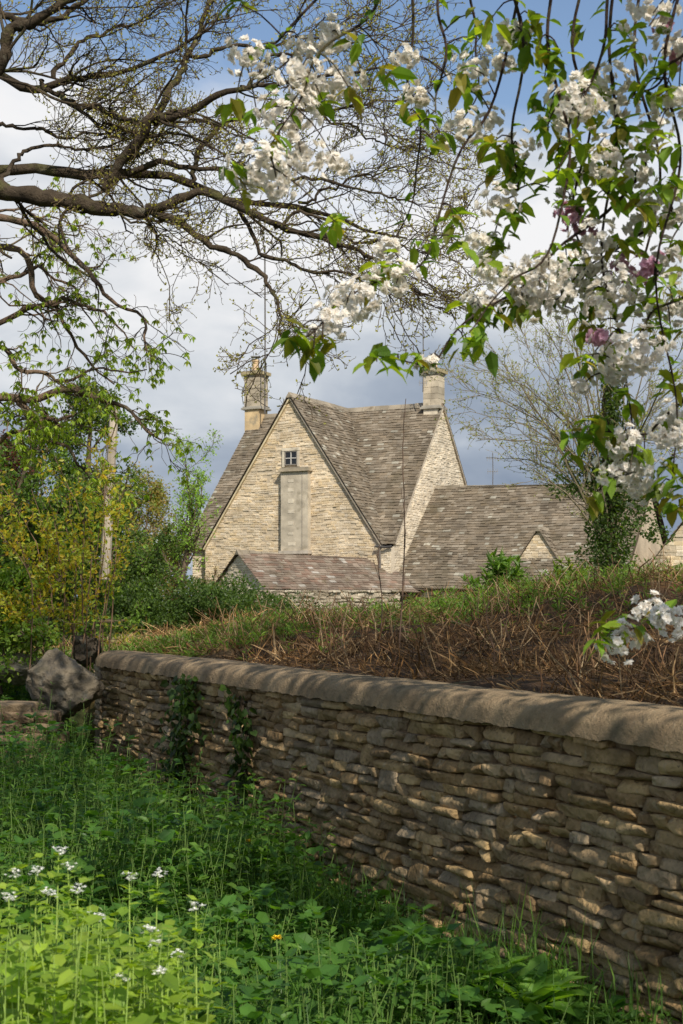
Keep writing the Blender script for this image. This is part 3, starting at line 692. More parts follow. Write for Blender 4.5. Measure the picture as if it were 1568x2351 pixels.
tree('bushy_tree','small bare twigged bush in front of the outbuilding gable','tree',P(480,1400,34)*[1,1,0]+[0,0,.8],1.5,.7,900,.035,BG,nlimb=22,twigs=6,low=.05,upb=1.,r0=.03,bark=(.16,.11,.07))

def hedge(name,label,us,Y,zt,zb,n,size,cols,cat='hedge',wy=.6):
    cen=[];rad=[]
    for u in us:
        top=zt+rng.uniform(-.25,.12)
        for q in range(3):
            x=(u+rng.normal(0,15)-CU)/F*Y; zz=rng.uniform(zb+.1,top-.2)
            cen.append((x,Y+rng.normal(0,.3),zz)); rad.append((rng.uniform(.3,.55),wy,rng.uniform(.2,.38)))
    m=MB(); leafcloud(m,cen,rad,n,size,cols,shell=.3,upb=.5)
    x0=(us[0]-CU)/F*Y; x1=(us[-1]-CU)/F*Y
    root=thing(name,label,cat,((x0+x1)/2,Y,zb))
    m.build('foliage',M_leaf,root)
    m=MB(); ps=[];rs=[]
    for x in np.linspace(x0,x1,26):
        ps.append(cr([(x,Y,zb-.2),(x+rng.normal(0,.1),Y,(zb+zt)/2),(x+rng.normal(0,.2),Y,zt-.3)],6)); rs.append(np.linspace(.03,.008,6))
    tubes(m,np.array(ps),np.array(rs),4,(.07,.055,.04)); m.build('stems',M_twig,root)
hedge('ivy_hedge','dark ivy hedge running in front of the cottage garden on the left',list(range(230,600,18)),29,2.0,.85,26000,.075,DG+[(.10,.16,.04)])
hedge('ivy_hedge','lower ragged ivy clump spilling over the grey garden wall',list(range(560,690,22)),33.5,1.75,.9,6000,.07,DG+[(.11,.17,.04)])

def yshrub():
    base=P(165,1470,12.4); base[2]=.98
    root=thing('yellow_shrub','tall loose shrub with reddish stems and yellow green spring leaves at the left edge','shrub',base)
    m=MB(); ps=[];rs=[]
    tips=[(60,1130),(110,1180),(10,1180),(150,1140),(215,1010),(238,985),(190,1110),(275,1140),(-40,1200),(40,1250),(90,1230),(-10,1300),(150,1230),(-50,1330),(235,1100),(60,1330),(110,1290),(-70,1130),(20,1090),(-40,1070),(280,1230),(0,1380),(60,1400),(-60,1420),(130,1050),(90,1090),(-90,1250),(30,1440)]
    for i,(u,v) in enumerate(tips):
        b=base+np.array([rng.normal(0,.08)+(u-120)/3265*6,rng.normal(0,.25),-.1]); t=P(u,v,12.4+rng.normal(0,.5)); mid=b*.45+t*.55+np.array([(b[0]-t[0])*.2+rng.normal(0,.07),0,.08])
        ps.append(cr([b,mid,t],16)+np.cumsum(rng.normal(0,.009,(16,3)),0)); rs.append(np.linspace(.007,.0022,16))
    ps=np.array(ps);rs=np.array(rs); tubes(m,ps,rs,5,(.17,.105,.065))
    A,RA=spawn(ps,rs,10,.14,.5,n=7,spread=.65,bias=(0,0,.15),t0=.25,wig=.24,rr=.5,rmin=.002); tubes(m,A,RA,4,(.17,.11,.065))
    m.build('stems',M_twig,root)
    m=MB(); e=np.repeat(A[:,1:].reshape(-1,3),4,0); e=e[rng.random(len(e))<.75]; N=len(e); e=e+rng.normal(0,.03,(N,3)); s=rng.uniform(.03,.062,N)
    leaves(m,e,rng.normal(0,.9,(N,3))+np.array([0,0,.3]),rng.normal(0,.6,(N,3))+np.array([0,-.4,.4]),s,s*.5,colmix(YG,N)); m.build('leaves',M_leaf,root)
yshrub()

def willow():
    base=P(1400,1400,24); base[2]=.9
    root=thing('twiggy_tree','fine twigged tree with an ivy clad trunk, right of the long low roof','tree',base)
    BW=(.18,.15,.095)
    m=MB(); t=cr([base,base+[.03,0,1.3],P(1402,1150,24),P(1385,980,24),P(1400,800,24)],20); r=np.linspace(.15,.02,20); tubes(m,t[None],r[None],9,(.10,.08,.05)); m.build('trunk',M_bark,root,smooth=True)
    m=MB(); tips=[(1080,830),(1100,900),(1095,1000),(1130,780),(1180,740),(1230,700),(1290,660),(1340,640),(1400,620),(1460,640),(1530,680),(1600,740),(1640,840),(1110,1060),(1190,1060),(1620,960),(1580,1060),(1250,820),(1500,800),(1650,1000),(1160,860),(1060,950),(1210,900),(1300,760),(1240,1040),(1070,880)]
    ps=[];rs=[]
    for u,v in tips:
        b=t[rng.integers(6,13)]; e=P(u,v,24+rng.normal(0,1.2)); mid=b*.5+e*.5+np.array([0,0,rng.uniform(.1,.4)]); ps.append(cr([b,mid,e],16)+np.cumsum(rng.normal(0,.014,(16,3)),0)); rs.append(np.linspace(.020,.004,16))
    ps=np.array(ps);rs=np.array(rs); tubes(m,ps,rs,5,BW)
    A,RA=spawn(ps,rs,12,.5,1.4,n=9,spread=.42,bias=(0,0,.15),t0=.15,wig=.17,rr=.5,rmin=.004); RA=np.minimum(RA,.008); tubes(m,A,RA,4,BW)
    B,RB=spawn(A,RA,7,.2,.6,n=5,spread=.45,bias=(0,0,.15),t0=.15,wig=.18,rr=.6,rmin=.003); tubes(m,B,RB,3,(.22,.18,.11)); m.build('branches',M_twig,root)
    e=np.concatenate([B[:,-1],B[:,3],B[:,2],B[:,1]]); N=len(e); s=rng.uniform(.02,.055,N); m=MB(); leaves(m,e,rng.normal(0,1,(N,3)),rng.normal(0,1,(N,3)),s,s*.6,colmix([(.34,.36,.11),(.27,.31,.09)],N)); m.build('buds',M_leaf,root)
    m=MB(); cen=[];rad=[]
    for v in range(860,1330,16):
        for q in range(2):
            k=sstep(860,1100,v)
            cen.append(P(1400+rng.normal(0,8+18*k),v,24)); rad.append((rng.uniform(.08,.14)+.14*k,.15+.15*k,.2))
    for (u,v) in [(1500,1180),(1480,1210),(1520,1230),(1460,1160),(1340,1120),(1370,1100)]: cen.append(P(u,v,24)); rad.append((.25,.25,.15))
    leafcloud(m,cen,rad,9500,.07,DG+[(.09,.14,.04)],shell=.4); m.build('ivy',M_leaf,root)
willow()
hedge('bramble_hedge','dark bramble bank under the twiggy tree at the right edge',list(range(1430,1640,20)),21,2.1,1.0,8000,.06,DG+MG)

def tuft(u,v,Y,h,w,n,leaf,cols,label,name='leafy_shrub',cat='shrub'):
    base=P(u,v,Y); base[2]=gz(base[0],base[1])
    h=P(u,v,Y)[2]-base[2]+h
    root=thing(name,label,cat,base); m=MB()
    N=30; a=rng.uniform(0,6.28,N); r=rng.uniform(.1,1,N)**.7*w
    tip=base+np.stack([np.cos(a)*r,np.sin(a)*r,h*(1-.5*(r/w)**2)*rng.uniform(.65,1.1,N)],1)
    b=base+rng.normal(0,.04,(N,3))*[1,1,0]; ps=np.stack([b,(b+tip)/2+[0,0,.1],tip],1); tubes(m,ps,np.tile([.008,.006,.003],(N,1)),4,(.12,.14,.05)); m.build('stems',M_twig,root)
    k=n//N; t=rng.uniform(.35,1.05,(N,k)); e=(b[:,None]*(1-t[...,None])+tip[:,None]*t[...,None]+np.array([0,0,.08])*(4*t*(1-t))[...,None]).reshape(-1,3); M=len(e)
    m=MB(); s=rng.uniform(.6,1.2,M)*leaf; leaves(m,e,rng.normal(0,.9,(M,3))+[0,0,.5],rng.normal(0,.5,(M,3))+[0,0,.6],s,s*.28,colmix(cols,M,.25)); m.build('leaves',M_leaf,root)
tuft(1140,1340,16,.36,.36,1000,.13,[(.13,.24,.04),(.18,.30,.05),(.07,.13,.03)],'bright green leafy shrub on the bank crest, left of the dormer')
tuft(1305,1335,15.6,.22,.32,900,.09,[(.28,.34,.04),(.19,.27,.04),(.10,.16,.03)],'yellow green leafy shrub on the bank crest, right of the dormer')

m=MB(); cen=[];rad=[]
for x in np.linspace(-130,130,130):
    cen.append((x+rng.normal(0,1.5),120+rng.normal(0,6),rng.uniform(1.5,2.8))); rad.append((rng.uniform(2,4),3,rng.uniform(1.5,3)))
leafcloud(m,cen,rad,30000,.7,[(.09,.13,.06),(.11,.13,.07)],shell=.6); o=m.build('far_woodland',M_leaf,origin=(0,120,0)); tag(o,'distant line of woodland beyond the cottage','woodland',kind='stuff')

# ---------------------------------------------------------------- ivy on the wall
def ivy(path,n,label,w):
    pts=[]
    for (s,z) in path: pts.append(w3(s,-.03,z))
    p=cr(pts,30); root=thing('ivy',label,'ivy',p[-1]); m=MB()
    ps=p[None]+rng.normal(0,.01,(4,30,3)); tubes(m,ps,np.full((4,30),.006),4,(.08,.06,.04)); m.build('stems',M_twig,root)
    i=rng.integers(0,30,n); e=p[i]+np.outer(rng.normal(0,w,n)*rng.uniform(.3,1.4,30)[i],[*WT,0])+np.outer(rng.uniform(-.1,.0,n),[*WN,0])+np.outer(rng.normal(0,.03,n),[0,0,1])
    s=rng.uniform(.03,.06,n); m=MB(); leaves(m,e,np.stack([rng.normal(0,.5,n),rng.normal(0,.5,n),np.full(n,-.6)],1),np.array([*(-WN),.3])+rng.normal(0,.35,(n,3)),s,s*.9,colmix([(.05,.095,.02),(.08,.145,.03),(.03,.05,.015)],n),'h'); m.build('leaves',M_leaf,root)
def sU(u):
    k=(u-CU)/F; return (k*W0[1]-W0[0])/(WT[0]-k*WT[1])
ivy([(sU(450),1.05),(sU(445),.8),(sU(430),.5),(sU(440),.2)],520,'broad ragged ivy strand hanging down the left part of the wall',.16)
ivy([(sU(560),1.0),(sU(580),.8),(sU(575),.5),(sU(590),.15)],280,'narrow ivy strand climbing the wall, right of the broad one',.055)

# ---------------------------------------------------------------- weeds
def inview(p,m=80):
    u=CU+F*p[:,0]/p[:,1]; v=HV-(p[:,2]-CH)*F/p[:,1]; return (u>-m)&(u<1568+m)&(v>0)&(v<2351+600)
def plants(ms,ml,base,Hh,nodes,per,leaf,cols,kind='f',wid=.55,stemc=(.10,.16,.04),droop=-.15,lean=.12,stemr=.003,shr=.5):
    N=len(base); ln=rng.normal(0,lean,(N,2))*Hh[:,None]; top=base+np.concatenate([ln,Hh[:,None]],1)
    mid=(base+top)/2+np.concatenate([rng.normal(0,.02,(N,2)),np.zeros((N,1))],1)
    ps=np.stack([base,mid,top],1); tubes(ms,ps,np.tile([stemr,stemr*.8,stemr*.5],(N,1)),3,stemc)
    t=np.linspace(.25,1,nodes)[None,:,None]+rng.normal(0,.03,(N,nodes,1))
    q=np.where(t<.5,base[:,None]*(1-2*t)+mid[:,None]*2*t,mid[:,None]*(2-2*t)+top[:,None]*(2*t-1))
    q=np.repeat(q[:,:,None],per,2)
    a=rng.uniform(0,6.28,(N,nodes,1))+np.arange(per)[None,None]*6.28/per+rng.normal(0,.3,(N,nodes,per))
    d=np.stack([np.cos(a),np.sin(a),rng.normal(droop,.25,a.shape)+.5*(np.broadcast_to(t,a.shape)>.9)],-1)
    up=np.stack([np.cos(a)*.2,np.sin(a)*.2,np.ones_like(a)],-1)+rng.normal(0,.25,a.shape+(3,))
    s=leaf*rng.uniform(.6,1.3,a.shape)*(1.15-shr*t)
    M=s.size; c=colmix(cols,M,.2)
    off=d/np.linalg.norm(d,axis=-1,keepdims=True)*(s[...,None]*.3)
    leaves(ml,(q+off).reshape(-1,3),d.reshape(-1,3),up.reshape(-1,3),s.ravel(),s.ravel()*wid,c,kind)
def scat(n,s0,s1,d0,d1):
    s=rng.uniform(s0,s1,n); d=rng.uniform(d0,d1,n); x=W0[0]+WT[0]*s+WN[0]*d; y=W0[1]+WT[1]*s+WN[1]*d
    p=np.stack([x,y,gz(x,y)],1); return p[(y>2.3)]
WGc=[(.065,.15,.028),(.095,.20,.033),(.045,.11,.024),(.13,.25,.042)]
ms=MB(); ml=MB()
b=scat(10500,-9.5,2.2,-4.2,-.06); b=b[inview(b,60)]
cl=np.clip(.5+.45*np.sin(b[:,0]*2.3+1)*np.sin(b[:,1]*1.7)+.35*np.sin(b[:,0]*5.1-b[:,1]*3.7),0,1); dd=(b[:,0]-W0[0])*WN[0]+(b[:,1]-W0[1])*WN[1]
far_=sstep(6.2,9.5,b[:,1])
Hh=(.08+.34*cl+rng.uniform(0,.14,len(b)))*(.5+.5*sstep(-.15,-1.0,dd))*(1+.7*far_)*(.75+.25*sstep(5.6,6.6,b[:,1]))
kk=rng.random(len(b)); 
plants(ms,ml,b[kk<.55],Hh[kk<.55],5,3,.062,WGc,'f',.5,lean=.18)
plants(ms,ml,b[(kk>=.55)&(kk<.85)],Hh[(kk>=.55)&(kk<.85)],3,4,.09,[(.10,.22,.035),(.065,.16,.03)],'h',.85,lean=.2)
plants(ms,ml,b[kk>=.85],Hh[kk>=.85]*1.3,9,3,.035,[(.15,.26,.055),(.10,.20,.045)],'q',.35,lean=.25,droop=.2)
b2=scat(1700,-9.5,-1.2,-3.2,-.1); b2=b2[inview(b2,60)]
k=np.sin(b2[:,0]*1.9+.5)*np.sin(b2[:,1]*1.3+1)>-.1; b2=b2[k]
plants(ms,ml,b2,rng.uniform(.30,.68,len(b2)),8,2,.085,[(.11,.22,.035),(.07,.16,.03),(.15,.27,.045)],'f',.45,lean=.12)
root=thing('nettle_patch','shaded green nettles and weeds growing along the foot of the long wall','weeds',(-1,6,0),kind='stuff')
ms.build('stems',M_twig,root); ml.build('leaves',M_leaf,root)
m=MB(); b=scat(15000,-8,1.8,-3.8,-.03); b=b[inview(b,60)]; N=len(b)
gcl=np.clip(.5+.5*np.sin(b[:,0]*4.3+2)*np.sin(b[:,1]*3.1),0,1)
L=rng.uniform(.14,.34,N)*(.5+1.0*gcl); a=rng.uniform(0,6.28,N); w=rng.uniform(.002,.0048,N)
dx=np.stack([np.cos(a),np.sin(a),np.zeros(N)],1); sd=np.stack([-np.sin(a),np.cos(a),np.zeros(N)],1); bend=rng.uniform(.4,1.3,N)[:,None]
p1=b+dx*(L*.18)[:,None]*bend+np.array([0,0,1])*(L*.65)[:,None]; p2=b+dx*(L*.6)[:,None]*bend+np.array([0,0,1])*(L*.92)[:,None]/(.6+.4*bend)
V=np.stack([b-sd*w[:,None],b+sd*w[:,None],p1+sd*w[:,None]*.8,p1-sd*w[:,None]*.8,p2],1)
c=colmix([(.10,.21,.035),(.15,.27,.045),(.07,.15,.03)],N)
m.inst(V,[(0,1,2,3)],c); m.inst(V,[(3,2,4)],c)
o=m.build('grass',M_leaf,origin=(-.5,5,0)); tag(o,'long green grass blades among the weeds before the wall','grass',kind='stuff')
LG=[(.25,.37,.045),(.31,.42,.055),(.19,.31,.04)]
ms=MB(); ml=MB()
n=270
uu=rng.uniform(-80,470,n); YY=rng.uniform(3.2,4.8,n); zt=CH-(rng.uniform(2060,2330,n)+np.abs(uu-130)*.3-HV)/F*YY
b=np.stack([(uu-CU)/F*YY,YY,np.zeros(n)],1); plants(ms,ml,b,np.clip(zt,.2,.9),8,2,.082,LG,'h',.92,stemc=(.22,.32,.07),stemr=.0024,lean=.06,shr=.7,droop=-.25)
root=thing('hedge_garlic_patch','mass of sunlit lime green heart shaped leaves in the bottom left corner','weeds',(-.7,3.8,0),kind='stuff')
ms.build('stems',M_twig,root); ml.build('leaves',M_leaf,root)
heads=[(135,1955,3.7),(83,2000,3.8),(37,2005,3.7),(110,2050,3.5),(178,2040,3.6),(362,2005,3.9),(297,2012,3.8),(450,2080,3.7),(345,2135,3.6),(360,2160,3.4),(407,2190,3.6),(228,2105,3.5),(368,2230,3.3),(277,2245,3.4),(20,2060,3.4),(155,1990,3.9)]
hl=['tallest','second from the left','leftmost tall','wide headed lower','one just right of the tallest','upright right hand','slim upright centre','rightmost','small middle','lower middle','low right','centre left','lowest right','lowest centre','low leftmost','thin one behind the tallest']
for (u,v,Y),nm in zip(heads,hl):
    t=P(u,v,Y); b=t.copy(); b[2]=0
    root=thing('garlic_mustard',f'{nm} white flowered garlic mustard plant in the bottom left corner','plant',b,'flowering garlic mustard plants')
    ms=MB(); ml=MB(); plants(ms,ml,b[None],np.array([t[2]]),11,2,.085,LG,'h',.9,stemc=(.26,.36,.08),stemr=.0032,lean=0,shr=.85,droop=-.2)
    nl=10; a=rng.uniform(0,6.28,nl); leaves(ml,t-np.array([0,0,.02])-np.outer(rng.uniform(0,.07,nl),[0,0,1]),np.stack([np.cos(a),np.sin(a),rng.uniform(-.2,.5,nl)],1),np.tile([0,0,1.],(nl,1)),rng.uniform(.018,.04,nl),rng.uniform(.012,.024,nl),colmix(LG,nl),'h')
    ms.build('stem',M_twig,root); ml.build('leaves',M_leaf,root)
    m=MB(); nf=18; c0=t+np.stack([rng.normal(0,.009,nf),rng.normal(0,.009,nf),rng.uniform(-.012,.010,nf)],1)
    for q in range(4):
        a=rng.uniform(0,.5)+q*1.57+np.zeros(nf); leaves(m,c0,np.stack([np.cos(a),np.sin(a),rng.uniform(.3,1.4,nf)],1),np.tile([0,0,1.],(nf,1)),.008,.006,(.9,.9,.87))
    m.build('flowers',M_petal,root)
def dock(u,Y,label,n=22,L=.2):
    b=P(u,2000,Y); b[2]=0; root=thing('dock_plant',label,'plant',b); a=rng.uniform(0,6.28,n)
    d=np.stack([np.cos(a),np.sin(a),rng.uniform(.1,1.1,n)],1); pos=b+nrm(d)*.06+np.array([0,0,.12])
    ms=MB(); tubes(ms,np.stack([np.tile(b,(n,1)),(b+pos)/2+[0,0,.02],pos],1),np.full((n,3),.004),4,(.12,.2,.05)); ms.build('stalks',M_twig,root)
    m=MB(); leaves(m,pos,d,np.stack([-np.cos(a)*.4,-np.sin(a)*.4,np.ones(n)],1),rng.uniform(.6,1.1,n)*L,rng.uniform(.45,.6,n)*L,colmix([(.15,.30,.05),(.21,.37,.06)],n),'f'); m.build('leaves',M_leaf,root)
dock(1100,5.35,'broad leaved green plant at the wall foot, bottom centre right',30,.19)
dock(1210,5.15,'broad leaved plant nearest the bottom right stones',28,.20)
dock(1010,5.2,'broad leaved plant left of the two others at the wall foot',24,.17)
for (u,v,Y,lab) in [(635,2155,4.9,'lone yellow dandelion in the grass, bottom centre'),(570,1932,7.0,'small yellow flower at the wall foot below the narrow ivy')]:
    t=P(u,v,Y); b=t.copy(); b[2]=0; root=thing('dandelion',lab,'flower',b); m=MB(); tube1(m,[b,(b+t)/2+[.01,0,0],t],.003,5,(.14,.22,.06)); m.build('stem',M_twig,root)
    m=MB(); n=40; a=rng.uniform(0,6.28,n); leaves(m,np.tile(t,(n,1)),np.stack([np.cos(a),np.sin(a),rng.uniform(.1,1.2,n)],1),np.tile([0,0,1.],(n,1)),.02,.006,(.75,.50,.02)); m.build('petals',M_petyel,root)

# ---------------------------------------------------------------- straw on the bank
m=MB()
N0=64000; x=rng.uniform(-4.5,5.5,N0); y=rng.uniform(5.5,19,N0); d=(x-W0[0])*WN[0]+(y-W0[1])*WN[1]; s_=(x-W0[0])*WT[0]+(y-W0[1])*WT[1]
k=(d>.34)&(np.abs(x/y)<.27)&(s_>-12); x=x[k];y=y[k]; z=gz(x,y); N=len(x)
pat=np.sin(x*2.3+y*1.7)+.8*np.sin(x*4.1-y*2.9+1)+.5*np.sin(y*6.3)
b=np.stack([x,y,z+rng.uniform(0,.05,N)+.05*pat.clip(0)],1); a=rng.uniform(0,6.28,N)*.8+1.2*np.sin(x*1.3+y*.9); el=np.abs(rng.normal(0,.42,N))-.05; L=rng.uniform(.06,.34,N)
dr=np.stack([np.cos(a)*np.cos(el),np.sin(a)*np.cos(el),np.sin(el)],1); sd=nrm(np.cross(dr,[0,0,1.])+rng.normal(0,.3,(N,3))); w=(rng.uniform(.0012,.0032,N)*np.where(rng.random(N)<.07,2.4,1))[:,None]
e=b+dr*L[:,None]; mid=(b+e)/2+rng.normal(0,.022,(N,3))
V=np.stack([b-sd*w,b+sd*w,mid+sd*w,mid-sd*w,e+sd*w*.5,e-sd*w*.5],1)
dk=(sstep(-1,1.4,pat))[:,None]; lf_=sstep(.6,-1.2,x)[:,None]
c=colmix([(.24,.145,.065),(.15,.078,.030),(.30,.20,.10),(.10,.052,.022),(.19,.10,.035)],N)*(.40+.75*dk)*(1+.7*lf_)
c[:]*= np.where(rng.random(N)<.06,2.1,1)[:,None]
m.inst(V,[(0,1,2,3),(3,2,4,5)],c)
o=m.build('dead_grass',M_straw,origin=(1,10,1.1)); tag(o,'matted brown dead grass and straw covering the bank behind the wall','dead grass',kind='stuff')
m=MB(); N=1100; x=rng.uniform(-1.2,4,N); y=rng.uniform(6.3,13.5,N); d=(x-W0[0])*WN[0]+(y-W0[1])*WN[1]; k=(d>.45)&(np.abs(x/y)<.27)&(np.sin(x*2.2)*np.sin(y*1.4)>-.35); x=x[k];y=y[k];N=len(x)
b=np.stack([x,y,gz(x,y)],1); t=b+np.stack([rng.normal(0,.15,N),rng.normal(0,.13,N),rng.uniform(.05,.36,N)],1); tubes(m,np.stack([b,(b+t)/2+rng.normal(0,.018,(N,3)),t],1),np.tile([.004,.0035,.0025],(N,1)),4,colmix([(.44,.32,.18),(.18,.10,.055),(.28,.165,.085)],N))
o=m.build('dead_stalks',M_straw,origin=(1,10,1.1)); tag(o,'upright broken dead stalks poking from the brown bank','dead stalks',kind='stuff')
ms=MB(); ml=MB(); N=6500; x=rng.uniform(-4.2,4.6,N); y=rng.uniform(10.,20,N); k=(np.abs(x/y)<.27)&(y>12.0-1.2*sstep(0,-2,x)+rng.normal(0,.8,N)+.18*x); x=x[k];y=y[k];N=len(x)
b=np.stack([x,y,gz(x,y)],1); plants(ms,ml,b,rng.uniform(.04,.18,N)*(.6+.5*sstep(-2,1,x)),3,4,.08,[(.15,.27,.045),(.21,.32,.06),(.10,.19,.035)],'q',.26,droop=.6)
root=thing('bank_greenery','tufts of green spring leaves along the crest of the bank','greenery',(0,14,1.4),kind='stuff'); ms.build('stems',M_twig,root); ml.build('leaves',M_leaf,root)
m=MB(); N=30000; x=rng.uniform(-8,3,N); y=rng.uniform(12.,31,N); k=(np.abs(x/y)<.27)&(x<.5); x=x[k];y=y[k];N=len(x); b=np.stack([x,y,gz(x,y)],1); L=rng.uniform(.04,.16,N)
a=rng.uniform(0,6.28,N); sd=np.stack([np.cos(a),np.sin(a),np.zeros(N)],1)*.006; tp=b+np.stack([rng.normal(0,.06,N),rng.normal(0,.06,N),L],1)
gr=(rng.random(N)<.5+.3*np.sin(x*2.1)*np.sin(y*1.3))[:,None]; c=np.where(gr,colmix([(.17,.28,.05),(.23,.34,.07)],N),colmix([(.52,.42,.25),(.40,.30,.17)],N)); m.inst(np.stack([b-sd,b+sd,tp],1),[(0,1,2)],c)
o=m.build('field_grass',M_straw,origin=(-2,18,1.1)); tag(o,'mixed green and pale straw grass beyond the left end of the wall','grass',kind='stuff')
def sapling(u0,v0,u1,v1,Y,label,r=.008,nb=10):
    b=P(u0,v0,Y); b[2]=gz(b[0],b[1])-.02; t=P(u1,v1,Y); p=cr([b,b*.6+t*.4+[.02,0,0],b*.2+t*.8+[-.01,0,0],t],20); p+=rng.normal(0,.002,(20,3))
    root=thing('bare_sapling',label,'sapling',b); m=MB(); tubes(m,p[None],np.linspace(r,.0022,20)[None],5,(.13,.085,.06)); m.build('stem',M_twig,root)
    A,RA=spawn(p[None],np.linspace(r,.0022,20)[None],nb,.05,.3,n=6,spread=.35,bias=(0,0,.4),wig=.12,rr=.4,rmin=.0016,t0=.1)
    for q in range(nb): m=MB(); tubes(m,A[q:q+1],RA[q:q+1],4,(.13,.085,.06)); m.build('side_twig',M_twig,root)
sapling(915,1500,932,915,9.5,'tallest thin bare sapling stem rising in front of the roof valley',.006)
sapling(870,1500,872,1240,9.8,'short bare sapling left of the tallest one',.005,8)
sapling(1170,1600,1165,1400,7.6,'short bare reddish stem low on the bank, centre right',.004,6)
sapling(1130,1580,1120,1390,7.9,'bare reddish stem on the bank just left of its twin',.004,6)

# ---------------------------------------------------------------- flowering cherry
def cherry():
    root=thing('cherry_tree','flowering cherry hanging in from the upper right with white blossom and fresh leaves','tree',(4.6,3.4,0))
    DK=(.06,.04,.03)
    m=MB(); tube1(m,[(4.8,3.2,-.1),(4.6,3.3,1.6),(4.3,3.5,3.2),(3.9,3.8,4.6)],[.26,.2,.17,.12],12,DK,n=16); m.build('trunk',M_bark,root,smooth=True)
    m=MB()
    over=[[(4.0,3.7,4.3),(2.8,3.9,4.7),(1.5,4.2,4.6),(.3,4.6,4.5),(-.5,5.2,4.4)],[(4.2,3.6,4.0),(3.0,4.8,4.9),(2.0,5.8,5.3),(.8,6.6,5.4)],[(4.4,3.5,3.5),(3.2,2.8,4.3),(2.0,2.6,4.4),(1.0,2.9,4.2)],[(4.0,3.7,4.5),(3.2,5.6,5.6),(2.6,7,6)],[(4.2,3.6,3.8),(2.8,3.6,4.0),(1.8,4.0,4.0),(.9,4.3,4.0)]]
    for o_ in over: tube1(m,o_,[.07,.02],7,DK,n=18)
    tr=[
     ([(1000,-160),(1012,0),(1016,150),(1000,240),(960,300)],4.3,4.2),([(880,-160),(880,-20),(820,60),(745,115),(700,190),(665,270),(600,385)],4.3,3.9),
     ([(900,-150),(760,-30),(660,70),(600,110),(560,130)],4.3,4.1),([(930,-120),(945,100),(940,200),(965,330),(950,440),(900,570)],4.6,4.8),
     ([(1230,-150),(1180,60),(1120,240),(1060,350),(1005,530),(960,600),(880,645),(790,700),(700,765)],4.4,3.9),
     ([(1140,-160),(1190,60),(1200,200),(1170,330),(1190,430),(1150,480),(1120,560)],4.1,4.3),
     ([(1290,-150),(1250,50),(1275,170),(1310,320),(1280,470),(1250,600),(1180,650),(1110,700),(1080,760)],4.1,3.8),
     ([(1480,380),(1380,500),(1290,570),(1210,640),(1130,700),(1060,760),(1005,815),(960,835),(870,825)],4.2,4.0),
     ([(1370,-150),(1320,100),(1350,300),(1320,500),(1350,620),(1300,700)],4.4,4.3),([(1440,-160),(1390,100),(1420,350),(1380,600),(1430,800),(1450,950),(1440,1080)],4.2,4.1),
     ([(1500,-160),(1460,150),(1510,400),(1480,620),(1440,720),(1380,790),(1330,890)],4.5,4.5),([(1590,-160),(1530,100),(1560,350),(1510,600),(1545,900),(1550,1100)],4.0,4.1),
     ([(1700,300),(1640,700),(1600,1100),(1560,1390),(1480,1420),(1420,1460)],4.1,4.1),([(1640,-100),(1600,300),(1570,500),(1500,640)],4.4,4.4),
     ([(1680,700),(1590,900),(1500,980),(1400,1000),(1340,1010)],4.2,4.2),([(1100,-150),(1080,0),(1100,150),(1065,290)],4.6,4.5),
     ([(1420,-150),(1390,60),(1340,230),(1290,240),(1260,290)],4,4),([(1640,-40),(1560,130),(1500,190),(1440,230)],4,4.1),([(1700,420),(1560,500),(1420,560),(1330,640),(1260,690)],4.3,4.2),([(1690,560),(1560,680),(1460,760),(1400,860)],4.2,4.1)]
    bp=[]
    for pts,Ya,Yb in tr:
        p=cr(px(pts,Ya,Yb),36); p+=.010*np.sin(np.linspace(0,15,36)[:,None]*np.array([1.1,.8,1.])+rng.uniform(0,6,3)); tubes(m,p[None],np.linspace(.0055,.002,36)[None],6,DK); bp.append(p)
    BP=np.concatenate(bp)
    bl=[(570,130,42),(755,85,50),(690,160,42),(770,180,52),(660,265,60),(595,395,58),(640,390,44),(690,350,42),(770,370,30),(960,220,32),(1090,160,44),(1170,80,38),(1120,280,36),(1060,290,38),(1330,240,60),(1410,190,46),(1390,370,46),(1500,30,56),(1190,340,34),(1150,470,40),(1110,560,40),(890,575,28),(1260,610,50),(1190,640,50),(1330,640,60),(1410,660,58),(1370,560,44),(1460,520,42),(1545,480,50),(1110,700,36),(795,700,50),(755,735,44),(840,680,44),(910,650,42),(980,835,24),(1430,810,56),(1485,810,46),(1550,970,52),(1440,1080,62),(1475,1110,50),(1540,1425,44),(1495,1400,38),(1420,1470,44),(1330,890,20),(1210,685,46),(1290,680,44),(1540,120,38),(1550,230,40),(1300,440,32),(1560,700,40),(1140,630,36),(930,130,26),(1460,400,36),(1530,600,40),(730,210,40),(1290,250,38),(1420,250,36),(1480,700,38),(1500,300,32),(700,110,34),(1540,1000,38),(1440,1010,34),(1240,655,42),(1380,700,40),(1350,400,34),(1350,190,40),(640,440,26),(545,400,26),(1160,150,28),(1490,470,34),(1400,850,32)]
    pk=[(1310,500,30),(1335,525,24),(1440,612,30),(1490,622,34),(1380,772,24),(1550,130,16),(1530,60,18)]
